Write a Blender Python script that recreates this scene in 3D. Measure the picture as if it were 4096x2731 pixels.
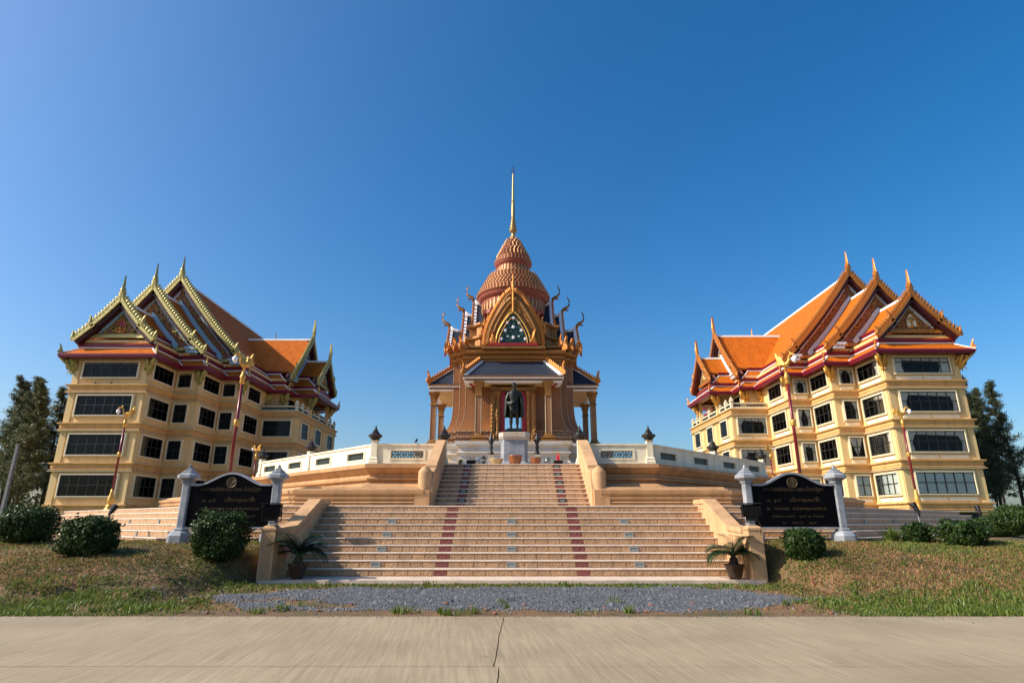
import bpy, bmesh, math, random
import numpy as np
from mathutils import Vector, Matrix, noise as mnoise
random.seed(7); RNG = np.random.default_rng(7)
for o in list(bpy.data.objects): bpy.data.objects.remove(o)
scn = bpy.context.scene
COL = scn.collection
R = math.radians
# ---------------------------------------------------------------- camera
EYE = 1.5
cam = bpy.data.cameras.new("camera"); cam.sensor_width = 36; cam.lens = 36 * 2370 / 4096
cam.clip_start = .1; cam.clip_end = 4000
camo = bpy.data.objects.new("camera", cam); COL.objects.link(camo)
camo.location = (0, 0, EYE); camo.rotation_euler = (R(90) + math.atan(719.5 / 2370), 0, 0)
scn.camera = camo
# ---------------------------------------------------------------- sky, sun, exposure
SUN = Vector((-.78, -.185, .60)).normalized()
w = bpy.data.worlds.new("World"); scn.world = w; w.use_nodes = True
wt = w.node_tree; bg = wt.nodes["Background"]
sky = wt.nodes.new("ShaderNodeTexSky"); sky.sky_type = 'NISHITA'; sky.sun_disc = False
sky.sun_elevation = math.asin(SUN.z); sky.sun_rotation = math.atan2(SUN.x, SUN.y)
sky.air_density = 1.0; sky.dust_density = 2.5; sky.ozone_density = 3.2; sky.altitude = 0
hs = wt.nodes.new("ShaderNodeHueSaturation"); hs.inputs["Saturation"].default_value = 1.40; hs.inputs["Hue"].default_value = .4985
wt.links.new(sky.outputs[0], hs.inputs["Color"]); wt.links.new(hs.outputs[0], bg.inputs[0])
bg.inputs[1].default_value = .135
sl = bpy.data.lights.new("sun", 'SUN'); sl.energy = 5.0; sl.angle = R(.53); sl.color = (1, .92, .79)
slo = bpy.data.objects.new("sun", sl); COL.objects.link(slo)
slo.rotation_euler = SUN.to_track_quat('Z', 'Y').to_euler(); slo.location = SUN * 60
vs = scn.view_settings; vs.view_transform = 'Standard'; vs.look = 'None'; vs.exposure = .42; vs.gamma = 1
scn.cycles.max_bounces = 6; scn.cycles.transparent_max_bounces = 8

# ---------------------------------------------------------------- materials
MATS = {}
def mat(name, col, rough=.7, metal=0, var=.12, scale=6, bump=0, bscale=None, spec=.4, col2=None, emit=None, objvar=0, coord='Object', stretch=None, detail=6, coat=0, stain=0):
    m = bpy.data.materials.new(name); m.use_nodes = True; nt = m.node_tree; N = nt.nodes; L = nt.links
    b = N["Principled BSDF"]; b.inputs["Roughness"].default_value = rough; b.inputs["Metallic"].default_value = metal
    b.inputs["Specular IOR Level"].default_value = spec; b.inputs["Coat Weight"].default_value = coat
    tc = N.new("ShaderNodeTexCoord"); src = tc.outputs['Object' if coord == 'World' else coord]
    if coord == 'World':
        src = N.new("ShaderNodeNewGeometry").outputs["Position"]
    mp = N.new("ShaderNodeMapping"); L.new(src, mp.inputs[0])
    if stretch: mp.inputs["Scale"].default_value = stretch
    nz = N.new("ShaderNodeTexNoise"); nz.inputs["Scale"].default_value = scale; nz.inputs["Detail"].default_value = detail; nz.inputs["Roughness"].default_value = .65
    L.new(mp.outputs[0], nz.inputs["Vector"])
    rp = N.new("ShaderNodeValToRGB"); rp.color_ramp.elements[0].position = .3; rp.color_ramp.elements[1].position = .7
    c2 = col2 if col2 else tuple(min(1, c * (1 + var)) for c in col)
    c1 = col if col2 else tuple(c * (1 - var) for c in col)
    rp.color_ramp.elements[0].color = (*c1, 1); rp.color_ramp.elements[1].color = (*c2, 1)
    L.new(nz.outputs[0], rp.inputs[0]); out = rp.outputs[0]
    if objvar:
        oi = N.new("ShaderNodeObjectInfo"); h = N.new("ShaderNodeHueSaturation")
        mr = N.new("ShaderNodeMapRange"); mr.inputs[3].default_value = 1 - objvar; mr.inputs[4].default_value = 1 + objvar
        L.new(oi.outputs["Random"], mr.inputs[0]); L.new(mr.outputs[0], h.inputs["Value"]); L.new(out, h.inputs["Color"]); out = h.outputs[0]
    if stain:
        gp = N.new("ShaderNodeNewGeometry"); m2 = N.new("ShaderNodeMapping"); L.new(gp.outputs["Position"], m2.inputs[0]); m2.inputs["Scale"].default_value = (2.6, 2.6, .22)
        n5 = N.new("ShaderNodeTexNoise"); n5.inputs["Scale"].default_value = 1.0; n5.inputs["Detail"].default_value = 9; n5.inputs["Roughness"].default_value = .68; L.new(m2.outputs[0], n5.inputs["Vector"])
        r5 = N.new("ShaderNodeValToRGB"); r5.color_ramp.elements[0].position = .33; r5.color_ramp.elements[1].position = .52; r5.color_ramp.elements[0].color = (1 - stain, 1 - stain * 1.05, 1 - stain * 1.1, 1); r5.color_ramp.elements[1].color = (1, 1, 1, 1)
        x5 = N.new("ShaderNodeMixRGB"); x5.blend_type = 'MULTIPLY'; x5.inputs[0].default_value = 1; L.new(n5.outputs[0], r5.inputs[0]); L.new(out, x5.inputs[1]); L.new(r5.outputs[0], x5.inputs[2]); out = x5.outputs[0]
    L.new(out, b.inputs["Base Color"])
    if bump:
        bn = N.new("ShaderNodeTexNoise"); bn.inputs["Scale"].default_value = bscale or scale * 4; bn.inputs["Detail"].default_value = 4
        L.new(mp.outputs[0], bn.inputs["Vector"])
        bp = N.new("ShaderNodeBump"); bp.inputs["Strength"].default_value = bump; bp.inputs["Distance"].default_value = .03
        L.new(bn.outputs[0], bp.inputs["Height"]); L.new(bp.outputs[0], b.inputs["Normal"])
    m["_c"] = 1; MATS[name] = m
    return m
def tilemat(name, c1, c2, gap, bw, bh, rough=.45, bump=.6, spec=.4, mortar=None):
    """small roof tiles laid in UV metres"""
    m = bpy.data.materials.new(name); m.use_nodes = True; nt = m.node_tree; N = nt.nodes; L = nt.links
    b = N["Principled BSDF"]; b.inputs["Roughness"].default_value = rough; b.inputs["Specular IOR Level"].default_value = spec
    uv = N.new("ShaderNodeUVMap"); br = N.new("ShaderNodeTexBrick"); L.new(uv.outputs[0], br.inputs["Vector"])
    br.inputs["Scale"].default_value = 1; br.inputs["Brick Width"].default_value = bw; br.inputs["Row Height"].default_value = bh
    br.inputs["Mortar Size"].default_value = gap; br.inputs["Mortar Smooth"].default_value = .6; br.inputs["Bias"].default_value = 0
    br.inputs["Color1"].default_value = (*c1, 1); br.inputs["Color2"].default_value = (*c2, 1); br.inputs["Mortar"].default_value = (*(mortar or [c * .55 for c in c1]), 1)
    nz = N.new("ShaderNodeTexNoise"); nz.inputs["Scale"].default_value = 1.1; nz.inputs["Detail"].default_value = 6; L.new(uv.outputs[0], nz.inputs["Vector"])
    mx = N.new("ShaderNodeMixRGB"); mx.blend_type = 'MULTIPLY'; mx.inputs[0].default_value = .5
    rp = N.new("ShaderNodeValToRGB"); rp.color_ramp.elements[0].color = (.62, .6, .58, 1); rp.color_ramp.elements[0].position = .32; rp.color_ramp.elements[1].position = .6
    L.new(nz.outputs[0], rp.inputs[0]); L.new(br.outputs["Color"], mx.inputs[1]); L.new(rp.outputs[0], mx.inputs[2]); L.new(mx.outputs[0], b.inputs["Base Color"])
    bp = N.new("ShaderNodeBump"); bp.inputs["Strength"].default_value = bump; bp.inputs["Distance"].default_value = .03; bp.invert = True
    L.new(br.outputs["Fac"], bp.inputs["Height"]); L.new(bp.outputs[0], b.inputs["Normal"])
    MATS[name] = m; return m
def latticemat(name, ground, gold, pitch=.17):
    """gilded flower diaper pattern on a coloured ground, in UV metres"""
    m = bpy.data.materials.new(name); m.use_nodes = True; nt = m.node_tree; N = nt.nodes; L = nt.links
    b = N["Principled BSDF"]; b.inputs["Roughness"].default_value = .42
    uv = N.new("ShaderNodeUVMap"); mp = N.new("ShaderNodeMapping"); L.new(uv.outputs[0], mp.inputs[0])
    mp.inputs["Rotation"].default_value = (0, 0, R(45)); mp.inputs["Scale"].default_value = (1 / pitch, 1 / pitch, 1)
    vo = N.new("ShaderNodeTexVoronoi"); vo.inputs["Scale"].default_value = 1; vo.inputs["Randomness"].default_value = 0; vo.distance = 'CHEBYCHEV'
    L.new(mp.outputs[0], vo.inputs["Vector"])
    rp = N.new("ShaderNodeValToRGB"); e = rp.color_ramp.elements
    e[0].position = .12; e[0].color = (*gold, 1); e[1].position = .3; e[1].color = (*ground, 1)
    x = e.new(.41); x.color = (*ground, 1); x = e.new(.47); x.color = (*[(g * .6 + c * .4) for g, c in zip(gold, ground)], 1)
    L.new(vo.outputs["Distance"], rp.inputs[0])
    nz = N.new("ShaderNodeTexNoise"); nz.inputs["Scale"].default_value = .9; nz.inputs["Detail"].default_value = 6; L.new(uv.outputs[0], nz.inputs["Vector"])
    mx = N.new("ShaderNodeMixRGB"); mx.blend_type = 'MULTIPLY'; mx.inputs[0].default_value = .6
    r2 = N.new("ShaderNodeValToRGB"); r2.color_ramp.elements[0].color = (.6, .55, .5, 1); r2.color_ramp.elements[0].position = .3; r2.color_ramp.elements[1].position = .65
    L.new(nz.outputs[0], r2.inputs[0]); L.new(rp.outputs[0], mx.inputs[1]); L.new(r2.outputs[0], mx.inputs[2]); L.new(mx.outputs[0], b.inputs["Base Color"])
    bp = N.new("ShaderNodeBump"); bp.inputs["Strength"].default_value = .5; bp.inputs["Distance"].default_value = .02; bp.invert = True
    L.new(vo.outputs["Distance"], bp.inputs["Height"]); L.new(bp.outputs[0], b.inputs["Normal"])
    MATS[name] = m; return m
def glassmat(name, tint=(.90, .92, .91)):
    m = bpy.data.materials.new(name); m.use_nodes = True; nt = m.node_tree; N = nt.nodes; L = nt.links
    N.remove(N["Principled BSDF"]); out = N["Material Output"]
    tr = N.new("ShaderNodeBsdfTransparent"); tr.inputs[0].default_value = (*tint, 1)
    gl = N.new("ShaderNodeBsdfGlossy"); gl.inputs["Roughness"].default_value = .03
    fr = N.new("ShaderNodeFresnel"); fr.inputs[0].default_value = 1.17
    mx = N.new("ShaderNodeMixShader"); L.new(fr.outputs[0], mx.inputs[0]); L.new(tr.outputs[0], mx.inputs[1]); L.new(gl.outputs[0], mx.inputs[2])
    L.new(mx.outputs[0], out.inputs[0]); MATS[name] = m; return m
def leafmat(name, c1, c2, trans=.25, rough=.45, spec=.35):
    m = bpy.data.materials.new(name); m.use_nodes = True; nt = m.node_tree; N = nt.nodes; L = nt.links
    b = N["Principled BSDF"]; b.inputs["Roughness"].default_value = rough; b.inputs["Specular IOR Level"].default_value = spec
    g = N.new("ShaderNodeNewGeometry"); rp = N.new("ShaderNodeValToRGB"); rp.color_ramp.elements[0].color = (*c1, 1); rp.color_ramp.elements[1].color = (*c2, 1)
    L.new(g.outputs["Random Per Island"], rp.inputs[0]); L.new(rp.outputs[0], b.inputs["Base Color"])
    tl = N.new("ShaderNodeBsdfTranslucent"); L.new(rp.outputs[0], tl.inputs[0])
    mx = N.new("ShaderNodeMixShader"); mx.inputs[0].default_value = trans; L.new(b.outputs[0], mx.inputs[1]); L.new(tl.outputs[0], mx.inputs[2])
    L.new(mx.outputs[0], N["Material Output"].inputs[0]); MATS[name] = m; return m

mat('stucco', (.72, .50, .225), .75, var=.07, scale=.7, bump=.15, bscale=60, coord='World', stain=.16)
mat('stucco_band', (.64, .38, .145), .7, var=.10, scale=1.2, coord='World', stain=.22, stretch=(1, 1, 3))
mat('stucco_trim', (.72, .62, .42), .6, var=.08, scale=2, coord='World')
mat('panel_cream', (.82, .72, .52), .65, var=.06, scale=2, coord='World')
mat('win_bar', (.02, .018, .016), .4, var=.2)
mat('interior', (.012, .013, .014), .9, var=.3, scale=.6, coord='World')
mat('curtain', (.74, .66, .58), .85, var=.1, scale=12)
mat('blind', (.72, .74, .72), .8, var=.06, scale=8)
glassmat('glass')
tilemat('roof_orange', (.66, .17, .012), (.52, .115, .008), .016, .15, .2, rough=.65, bump=.8, spec=.12)
tilemat('roof_blue', (.008, .012, .025), (.022, .03, .055), .011, .2, .17, rough=.4, bump=.9, spec=.2, mortar=(.12, .14, .18))
mat('rafter_shade', (.045, .006, .009), .5, var=.15, scale=4)  # darkened burgundy: shadow under the bargeboards painted into the colour
mat('burgundy', (.17, .007, .02), .4, var=.15, scale=4)
mat('white_paint', (.80, .79, .76), .5, var=.05, scale=5)
mat('gold_pale', (.40, .34, .11), .42, metal=.3, var=.45, scale=9, bump=.9, bscale=22)
mat('gold_orange', (.52, .19, .035), .38, metal=.45, var=.35, scale=9, bump=.9, bscale=22)
mat('gold', (.62, .33, .07), .36, metal=.5, var=.25, scale=10, bump=.5, bscale=25)
mat('gold_deep', (.25, .11, .025), .42, metal=.4, var=.5, scale=11, bump=1, bscale=18)
mat('carve_red', (.27, .10, .06), .6, var=.3, scale=8, bump=.6, bscale=20)
mat('sky_band', (.58, .64, .68), .5, var=.08)
mat('sky_band_shade', (.30, .52, .66), .5, var=.08)  # same pale band, with the blue cast of shade painted into its colour
latticemat('temple_wall', (.235, .07, .018), (.36, .19, .05))
latticemat('temple_column', (.26, .10, .035), (.34, .19, .07), .11)
mat('trim_dim', (.46, .35, .22), .5, var=.2, scale=20)
latticemat('temple_plinth', (.20, .075, .035), (.50, .33, .16), .24)
mat('temple_band', (.21, .06, .015), .4, metal=.3, var=.5, scale=14, bump=1, bscale=24, col2=(.42, .21, .045))
mat('temple_red', (.30, .012, .014), .4, var=.15)
mat('spire_rose', (.27, .07, .045), .5, metal=.1, var=.3, scale=6, bump=.5)
mat('needle', (.34, .23, .085), .42, metal=.4, var=.25, scale=10)
mat('spire_gold', (.46, .235, .085), .42, metal=.3, var=.25, scale=8, bump=.4)
mat('marble', (.35, .36, .38), .35, var=.1, scale=3.0, col2=(.15, .16, .18), detail=12, coord='World')
mat('marble_warm', (.50, .50, .50), .35, scale=1.7, col2=(.42, .30, .16), detail=10, coord='World')
mat('cream_wall', (.78, .72, .53), .6, var=.07, scale=1.5, coord='World', stain=.22, bump=.08, bscale=30)
mat('sandstone', (.44, .25, .115), .75, stain=.28, var=.16, scale=.8, bump=.3, bscale=70, coord='World')
mat('rail_stucco', (.52, .31, .155), .8, stain=.25, var=.13, scale=1.3, bump=.35, bscale=80, coord='World')
mat('tile', (.42, .25, .13), .5, stain=.15, var=.12, scale=7, bump=.9, bscale=13, objvar=.10, coord='World', stretch=(1, 1, 1.6))
mat('tile_red', (.20, .055, .045), .5, var=.15, scale=7, bump=.9, bscale=13, objvar=.1, coord='World')
mat('grout', (.30, .17, .10), .9, var=.2, scale=10, coord='World')
mat('nosing', (.62, .49, .38), .55, stain=.25, var=.10, scale=2.5, coord='World')
mat('urn_black', (.022, .020, .019), .45, var=.3, scale=10, bump=.3)
mat('vent_green', (.028, .045, .040), .35, var=.3, scale=10)
mat('vent_back', (.10, .13, .12), .6, var=.2)
mat('black_granite', (.003, .003, .004), .3, var=.3, scale=20, spec=.04)
mat('sign_gold', (.095, .065, .03), .5, metal=.3, var=.3, scale=30)
mat('bronze', (.020, .021, .018), .38, metal=.5, var=.4, scale=5, bump=.2, spec=.5)
mat('pot_brown', (.17, .045, .015), .22, var=.6, scale=7, col2=(.30, .10, .03), spec=.6)
mat('pot_dark', (.055, .028, .016), .35, var=.3, scale=6)
mat('pot_cream', (.50, .34, .16), .4, var=.15, scale=6)
mat('black_metal', (.007, .007, .008), .5, var=.3, scale=8, spec=.25)
mat('step_lamp', (.30, .31, .28), .5, var=.1)
mat('steel', (.40, .41, .42), .4, metal=.7, var=.1)
mat('lamp_lens', (.20, .23, .23), .3, var=.2, scale=20)
mat('globe', (.85, .83, .80), .25, var=.03)
mat('pole_red', (.16, .008, .015), .3, var=.25, scale=5)
mat('bark', (.05, .035, .025), .9, var=.3, scale=8, bump=.6)
mat('concrete_pole', (.20, .19, .18), .8, var=.2, scale=2)
mat('red_wax', (.65, .02, .04), .5)
mat('incense', (.45, .28, .12), .7)
mat('petal', (.78, .80, .85), .4)
mat('leaf_light', (.05, .13, .095), .3, var=.4, scale=12)
mat('leaf_glaze', (.018, .045, .038), .3, var=.4, scale=12)
mat('far_white', (.72, .74, .76), .7)
mat('far_roof', (.35, .42, .42), .6)
mat('bird', (.012, .012, .014), .6)
mat('soil', (.11, .070, .042), .95, scale=.7, col2=(.17, .115, .062), bump=.8, bscale=14, coord='World')
mat('gravel', (.075, .08, .09), .8, var=.45, scale=30, bump=1, bscale=60, coord='World')
leafmat('stone', (.045, .048, .055), (.17, .175, .19), trans=0, rough=.85)
leafmat('grass_green', (.045, .09, .012), (.19, .24, .04), trans=.35)
leafmat('grass_dry', (.22, .115, .045), (.42, .26, .12), trans=.3, rough=.7, spec=.1)
leafmat('bush_leaf', (.009, .028, .005), (.05, .09, .016), trans=.2, rough=.45, spec=.25)
leafmat('pine_leaf', (.04, .055, .026), (.14, .15, .065), trans=.4)
leafmat('cycad_leaf', (.02, .055, .02), (.055, .11, .04), trans=.15, rough=.35)
# brushed concrete road
def roadmat():
    m = bpy.data.materials.new('road_concrete'); m.use_nodes = True; nt = m.node_tree; N = nt.nodes; L = nt.links
    b = N["Principled BSDF"]; b.inputs["Roughness"].default_value = .8; b.inputs["Specular IOR Level"].default_value = .25
    g = N.new("ShaderNodeNewGeometry"); m0 = N.new("ShaderNodeMapping"); L.new(g.outputs["Position"], m0.inputs[0]); m0.inputs["Rotation"].default_value = (0, 0, R(-6))
    mp = N.new("ShaderNodeMapping"); L.new(m0.outputs[0], mp.inputs[0]); mp.inputs["Scale"].default_value = (14, .5, 1)
    n1 = N.new("ShaderNodeTexNoise"); n1.inputs["Scale"].default_value = 1.6; n1.inputs["Detail"].default_value = 9; n1.inputs["Roughness"].default_value = .7; L.new(mp.outputs[0], n1.inputs["Vector"])
    n2 = N.new("ShaderNodeTexNoise"); n2.inputs["Scale"].default_value = .55; n2.inputs["Detail"].default_value = 8; L.new(g.outputs["Position"], n2.inputs["Vector"])
    r1 = N.new("ShaderNodeValToRGB"); r1.color_ramp.elements[0].position = .3; r1.color_ramp.elements[1].position = .72
    r1.color_ramp.elements[0].color = (.28, .22, .14, 1); r1.color_ramp.elements[1].color = (.46, .375, .25, 1)
    r2 = N.new("ShaderNodeValToRGB"); r2.color_ramp.elements[0].position = .3; r2.color_ramp.elements[1].position = .7
    r2.color_ramp.elements[0].color = (.70, .69, .68, 1); r2.color_ramp.elements[1].color = (1, 1, 1, 1)
    mx = N.new("ShaderNodeMixRGB"); mx.blend_type = 'MULTIPLY'; mx.inputs[0].default_value = .8
    L.new(n1.outputs[0], r1.inputs[0]); L.new(n2.outputs[0], r2.inputs[0]); L.new(r1.outputs[0], mx.inputs[1]); L.new(r2.outputs[0], mx.inputs[2]); L.new(mx.outputs[0], b.inputs["Base Color"])
    bp = N.new("ShaderNodeBump"); bp.inputs["Strength"].default_value = .35; bp.inputs["Distance"].default_value = .01
    n3 = N.new("ShaderNodeTexNoise"); n3.inputs["Scale"].default_value = 55; n3.inputs["Detail"].default_value = 6; n3.inputs["Roughness"].default_value = .8; L.new(g.outputs["Position"], n3.inputs["Vector"])
    r3 = N.new("ShaderNodeValToRGB"); r3.color_ramp.elements[0].position = .36; r3.color_ramp.elements[1].position = .62; r3.color_ramp.elements[0].color = (.70, .70, .70, 1); r3.color_ramp.elements[1].color = (1.05, 1.04, 1.02, 1)
    m3 = N.new("ShaderNodeMixRGB"); m3.blend_type = 'MULTIPLY'; m3.inputs[0].default_value = .7; L.new(n3.outputs[0], r3.inputs[0]); L.new(mx.outputs[0], m3.inputs[1]); L.new(r3.outputs[0], m3.inputs[2])
    vo = N.new("ShaderNodeTexNoise"); vo.inputs["Scale"].default_value = 2.3; vo.inputs["Detail"].default_value = 10; vo.inputs["Roughness"].default_value = .75; L.new(g.outputs["Position"], vo.inputs["Vector"])
    r4 = N.new("ShaderNodeValToRGB"); r4.color_ramp.elements[0].position = .28; r4.color_ramp.elements[1].position = .42; r4.color_ramp.elements[0].color = (.62, .60, .58, 1); r4.color_ramp.elements[1].color = (1, 1, 1, 1)
    m4 = N.new("ShaderNodeMixRGB"); m4.blend_type = 'MULTIPLY'; m4.inputs[0].default_value = .8; L.new(vo.outputs[0], r4.inputs[0]); L.new(m3.outputs[0], m4.inputs[1]); L.new(r4.outputs[0], m4.inputs[2]); L.new(m4.outputs[0], b.inputs["Base Color"])
    L.new(n3.outputs[0], bp.inputs["Height"]); L.new(bp.outputs[0], b.inputs["Normal"]); MATS['road_concrete'] = m
roadmat()

# ---------------------------------------------------------------- mesh helpers
def link(o, parent=None):
    COL.objects.link(o)
    if parent is not None: o.parent = parent
    return o
def tag(o, label=None, cat=None, group=None, kind=None):
    if label: o["label"] = label
    if cat: o["category"] = cat
    if group: o["group"] = group
    if kind: o["kind"] = kind
    return o
def empty(name, loc=(0, 0, 0), label=None, cat=None, group=None, rz=0):
    o = bpy.data.objects.new(name, None); o.empty_display_size = .2; o.location = loc; o.rotation_euler.z = rz
    COL.objects.link(o); o["_ox"] = list(loc); tag(o, label, cat, group); return o
def copy_tree(o, parent=None):
    c = o.copy(); COL.objects.link(c); c.parent = parent
    for ch in list(o.children): copy_tree(ch, c)
    return c
def origin_of(p):
    while p is not None:
        if "_ox" in p: return p["_ox"]
        p = p.parent
    return (0, 0, 0)
class MB:
    def __init__(s, xf=None): s.v = []; s.f = []; s.uv = []; s.xf = xf
    def p(s, *pts):
        n = len(s.v); s.v.extend(pts); return n
    def face(s, pts, uv=None):
        n = s.p(*pts); s.f.append(tuple(range(n, n + len(pts)))); s.uv.append(uv); return s
    def idx(s, t, uv=None): s.f.append(tuple(t)); s.uv.append(uv)
    def box(s, x0, x1, y0, y1, z0, z1):
        n = s.p((x0, y0, z0), (x1, y0, z0), (x1, y1, z0), (x0, y1, z0), (x0, y0, z1), (x1, y0, z1), (x1, y1, z1), (x0, y1, z1))
        for q in ((0, 3, 2, 1), (4, 5, 6, 7), (0, 1, 5, 4), (1, 2, 6, 5), (2, 3, 7, 6), (3, 0, 4, 7)): s.idx([n + i for i in q])
        return s
    def hexa(s, b, t):
        """8 corners: bottom loop b, top loop t"""
        k = len(b); n = s.p(*b, *t); s.idx([n + i for i in range(k)][::-1]); s.idx([n + k + i for i in range(k)])
        for i in range(k): j = (i + 1) % k; s.idx((n + i, n + j, n + k + j, n + k + i))
        return s
    def prism(s, poly, z0, z1): return s.hexa([(x, y, z0) for x, y in poly], [(x, y, z1) for x, y in poly])
    def slab(s, pts, d):
        """3D polygon pushed by vector d"""
        return s.hexa(list(pts), [(p[0] + d[0], p[1] + d[1], p[2] + d[2]) for p in pts])
    def lathe(s, prof, n=16, c=(0, 0), ph=0, sq=1.0, cap=True):
        base = len(s.v)
        for r, z in prof:
            for i in range(n):
                a = ph + 2 * math.pi * i / n; s.v.append((c[0] + r * math.cos(a), c[1] + r * math.sin(a) * sq, z))
        for k in range(len(prof) - 1):
            for i in range(n):
                j = (i + 1) % n; a = base + k * n; b = a + n; s.idx((a + i, a + j, b + j, b + i))
        if cap:
            s.idx([base + i for i in range(n)][::-1]); s.idx([base + (len(prof) - 1) * n + i for i in range(n)])
        return s
    def tube(s, pts, rad, n=6, cap=True, sq=1.0):
        pts = [Vector(p) for p in pts]
        if not hasattr(rad, '__len__'): rad = [rad] * len(pts)
        base = len(s.v); up = Vector((0, 0, 1))
        for i, p in enumerate(pts):
            d = (pts[min(i + 1, len(pts) - 1)] - pts[max(i - 1, 0)]).normalized()
            a = d.cross(up)
            if a.length < .05: a = d.cross(Vector((0, 1, 0)))
            a.normalize(); b = d.cross(a)
            for k in range(n):
                t = 2 * math.pi * k / n; q = p + (a * math.cos(t) + b * math.sin(t) * sq) * rad[i]; s.v.append(tuple(q))
        for i in range(len(pts) - 1):
            for k in range(n):
                j = (k + 1) % n; A = base + i * n; B = A + n; s.idx((A + k, A + j, B + j, B + k))
        if cap: s.idx([base + k for k in range(n)][::-1]); s.idx([base + (len(pts) - 1) * n + k for k in range(n)])
        return s
    def ball(s, c, r, n=10, m=7):
        """r scalar or 3 radii"""
        if not hasattr(r, '__len__'): r = (r, r, r)
        base = len(s.v)
        for k in range(m + 1):
            t = math.pi * k / m
            for i in range(n):
                a = 2 * math.pi * i / n; s.v.append((c[0] + r[0] * math.sin(t) * math.cos(a), c[1] + r[1] * math.sin(t) * math.sin(a), c[2] - r[2] * math.cos(t)))
        for k in range(m):
            for i in range(n):
                j = (i + 1) % n; A = base + k * n; B = A + n; s.idx((A + i, A + j, B + j, B + i))
        return s
    def mold(s, path, prof, closed=True, caps=True, clip=None):
        """sweep profile [(outward offset, z)] along a counter-clockwise plan path, mitred, with UVs in metres"""
        n = len(path); offs = []
        for i in range(n):
            p = path[i]
            def nrm(a, b):
                dx, dy = b[0] - a[0], b[1] - a[1]; l = math.hypot(dx, dy); return (dy / l, -dx / l)
            n1 = nrm(path[i - 1], p) if (closed or i > 0) else None
            n2 = nrm(p, path[(i + 1) % n]) if (closed or i < n - 1) else None
            if n1 is None: m = n2
            elif n2 is None: m = n1
            else:
                d = 1 + n1[0] * n2[0] + n1[1] * n2[1]; d = max(d, .2); m = ((n1[0] + n2[0]) / d, (n1[1] + n2[1]) / d)
            offs.append(m)
        base = len(s.v); k = len(prof)
        for i in range(n):
            for o, z in prof: s.v.append((path[i][0] + offs[i][0] * o, path[i][1] + offs[i][1] * o, z))
        du = 0; pl = [0]
        for j in range(1, k): pl.append(pl[-1] + math.hypot(prof[j][0] - prof[j - 1][0], prof[j][1] - prof[j - 1][1]))
        for i in range(n if closed else n - 1):
            j = (i + 1) % n; l = math.hypot(path[j][0] - path[i][0], path[j][1] - path[i][1])
            for q in range(k - 1):
                A = base + i * k + q; B = base + j * k + q
                # horizontal coordinate stays true on sloping strips
                def U(ii, qq):
                    e = (path[j][0] - path[i][0]) / l, (path[j][1] - path[i][1]) / l
                    vv = s.v[base + ii * k + qq]; return du + (vv[0] - path[i][0]) * e[0] + (vv[1] - path[i][1]) * e[1]
                s.idx((A, B, B + 1, A + 1), ((U(i, q), pl[q]), (U(j, q), pl[q]), (U(j, q + 1), pl[q + 1]), (U(i, q + 1), pl[q + 1])))
            du += l
        if not closed and caps and k > 2:
            s.idx([base + q for q in range(k)]); s.idx([base + (n - 1) * k + q for q in range(k)][::-1])
        return s
    def sheet(s, rows, uvs=None, thick=None):
        """grid of points rows[i][j]"""
        base = len(s.v); m = len(rows[0])
        for r in rows: s.v.extend(r)
        for i in range(len(rows) - 1):
            for j in range(m - 1):
                A = base + i * m + j; B = A + m
                s.idx((A, A + 1, B + 1, B), None if uvs is None else (uvs[i][j], uvs[i][j + 1], uvs[i + 1][j + 1], uvs[i + 1][j]))
        return s
    def mesh(s, name, off=(0, 0, 0)):
        me = bpy.data.meshes.new(name)
        vv = [s.xf(*p) for p in s.v] if s.xf else s.v
        me.from_pydata([(a - off[0], b - off[1], c - off[2]) for a, b, c in vv], [], s.f)
        if any(u is not None for u in s.uv):
            lay = me.uv_layers.new(name="UVMap"); i = 0; buf = []
            for f, u in zip(s.f, s.uv):
                if u is None: buf.extend((s.v[q][0] + s.v[q][1], s.v[q][2]) for q in f)
                else: buf.extend(u)
            lay.data.foreach_set("uv", np.array(buf, dtype=np.float32).ravel())
        bm = bmesh.new(); bm.from_mesh(me); bmesh.ops.recalc_face_normals(bm, faces=bm.faces); bm.to_mesh(me); bm.free()
        return me
    def obj(s, name, m, parent=None, smooth=False, kind=None, own=False):
        if not s.f: return None
        off = origin_of(parent)
        me = s.mesh(name, off); me.materials.append(MATS[m])
        if smooth: me.polygons.foreach_set("use_smooth", [True] * len(me.polygons)); 
        o = bpy.data.objects.new(name, me); link(o, parent)
        if kind: o["kind"] = kind
        if parent is None: o["_ox"] = [0, 0, 0]
        if smooth == 'auto': pass
        return o
def inst(name, me, parent, M):
    """an instance of a shared mesh, world matrix M, child of a chain whose root sits at _ox"""
    o = bpy.data.objects.new(name, me); link(o, parent); ox = origin_of(parent)
    o.matrix_basis = Matrix.Translation((-ox[0], -ox[1], -ox[2])) @ M
    return o
def np_obj(name, V, F, m, kind=None, parent=None):
    me = bpy.data.meshes.new(name); me.vertices.add(len(V)); me.vertices.foreach_set("co", np.ascontiguousarray(V, dtype=np.float32).ravel())
    k = F.shape[1]; me.loops.add(F.size); me.loops.foreach_set("vertex_index", np.ascontiguousarray(F, dtype=np.int32).ravel())
    me.polygons.add(len(F)); me.polygons.foreach_set("loop_start", np.arange(0, F.size, k, dtype=np.int32)); me.update(calc_edges=True)
    me.materials.append(MATS[m]); o = bpy.data.objects.new(name, me); link(o, parent)
    if kind: o["kind"] = kind
    return o
def fmat(o, x, y, z):
    """matrix from origin and three axis vectors"""
    return Matrix(((x[0], y[0], z[0], o[0]), (x[1], y[1], z[1], o[1]), (x[2], y[2], z[2], o[2]), (0, 0, 0, 1)))
def smoothstep(a, b, x):
    t = np.clip((x - a) / (b - a), 0, 1); return t * t * (3 - 2 * t)
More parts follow.
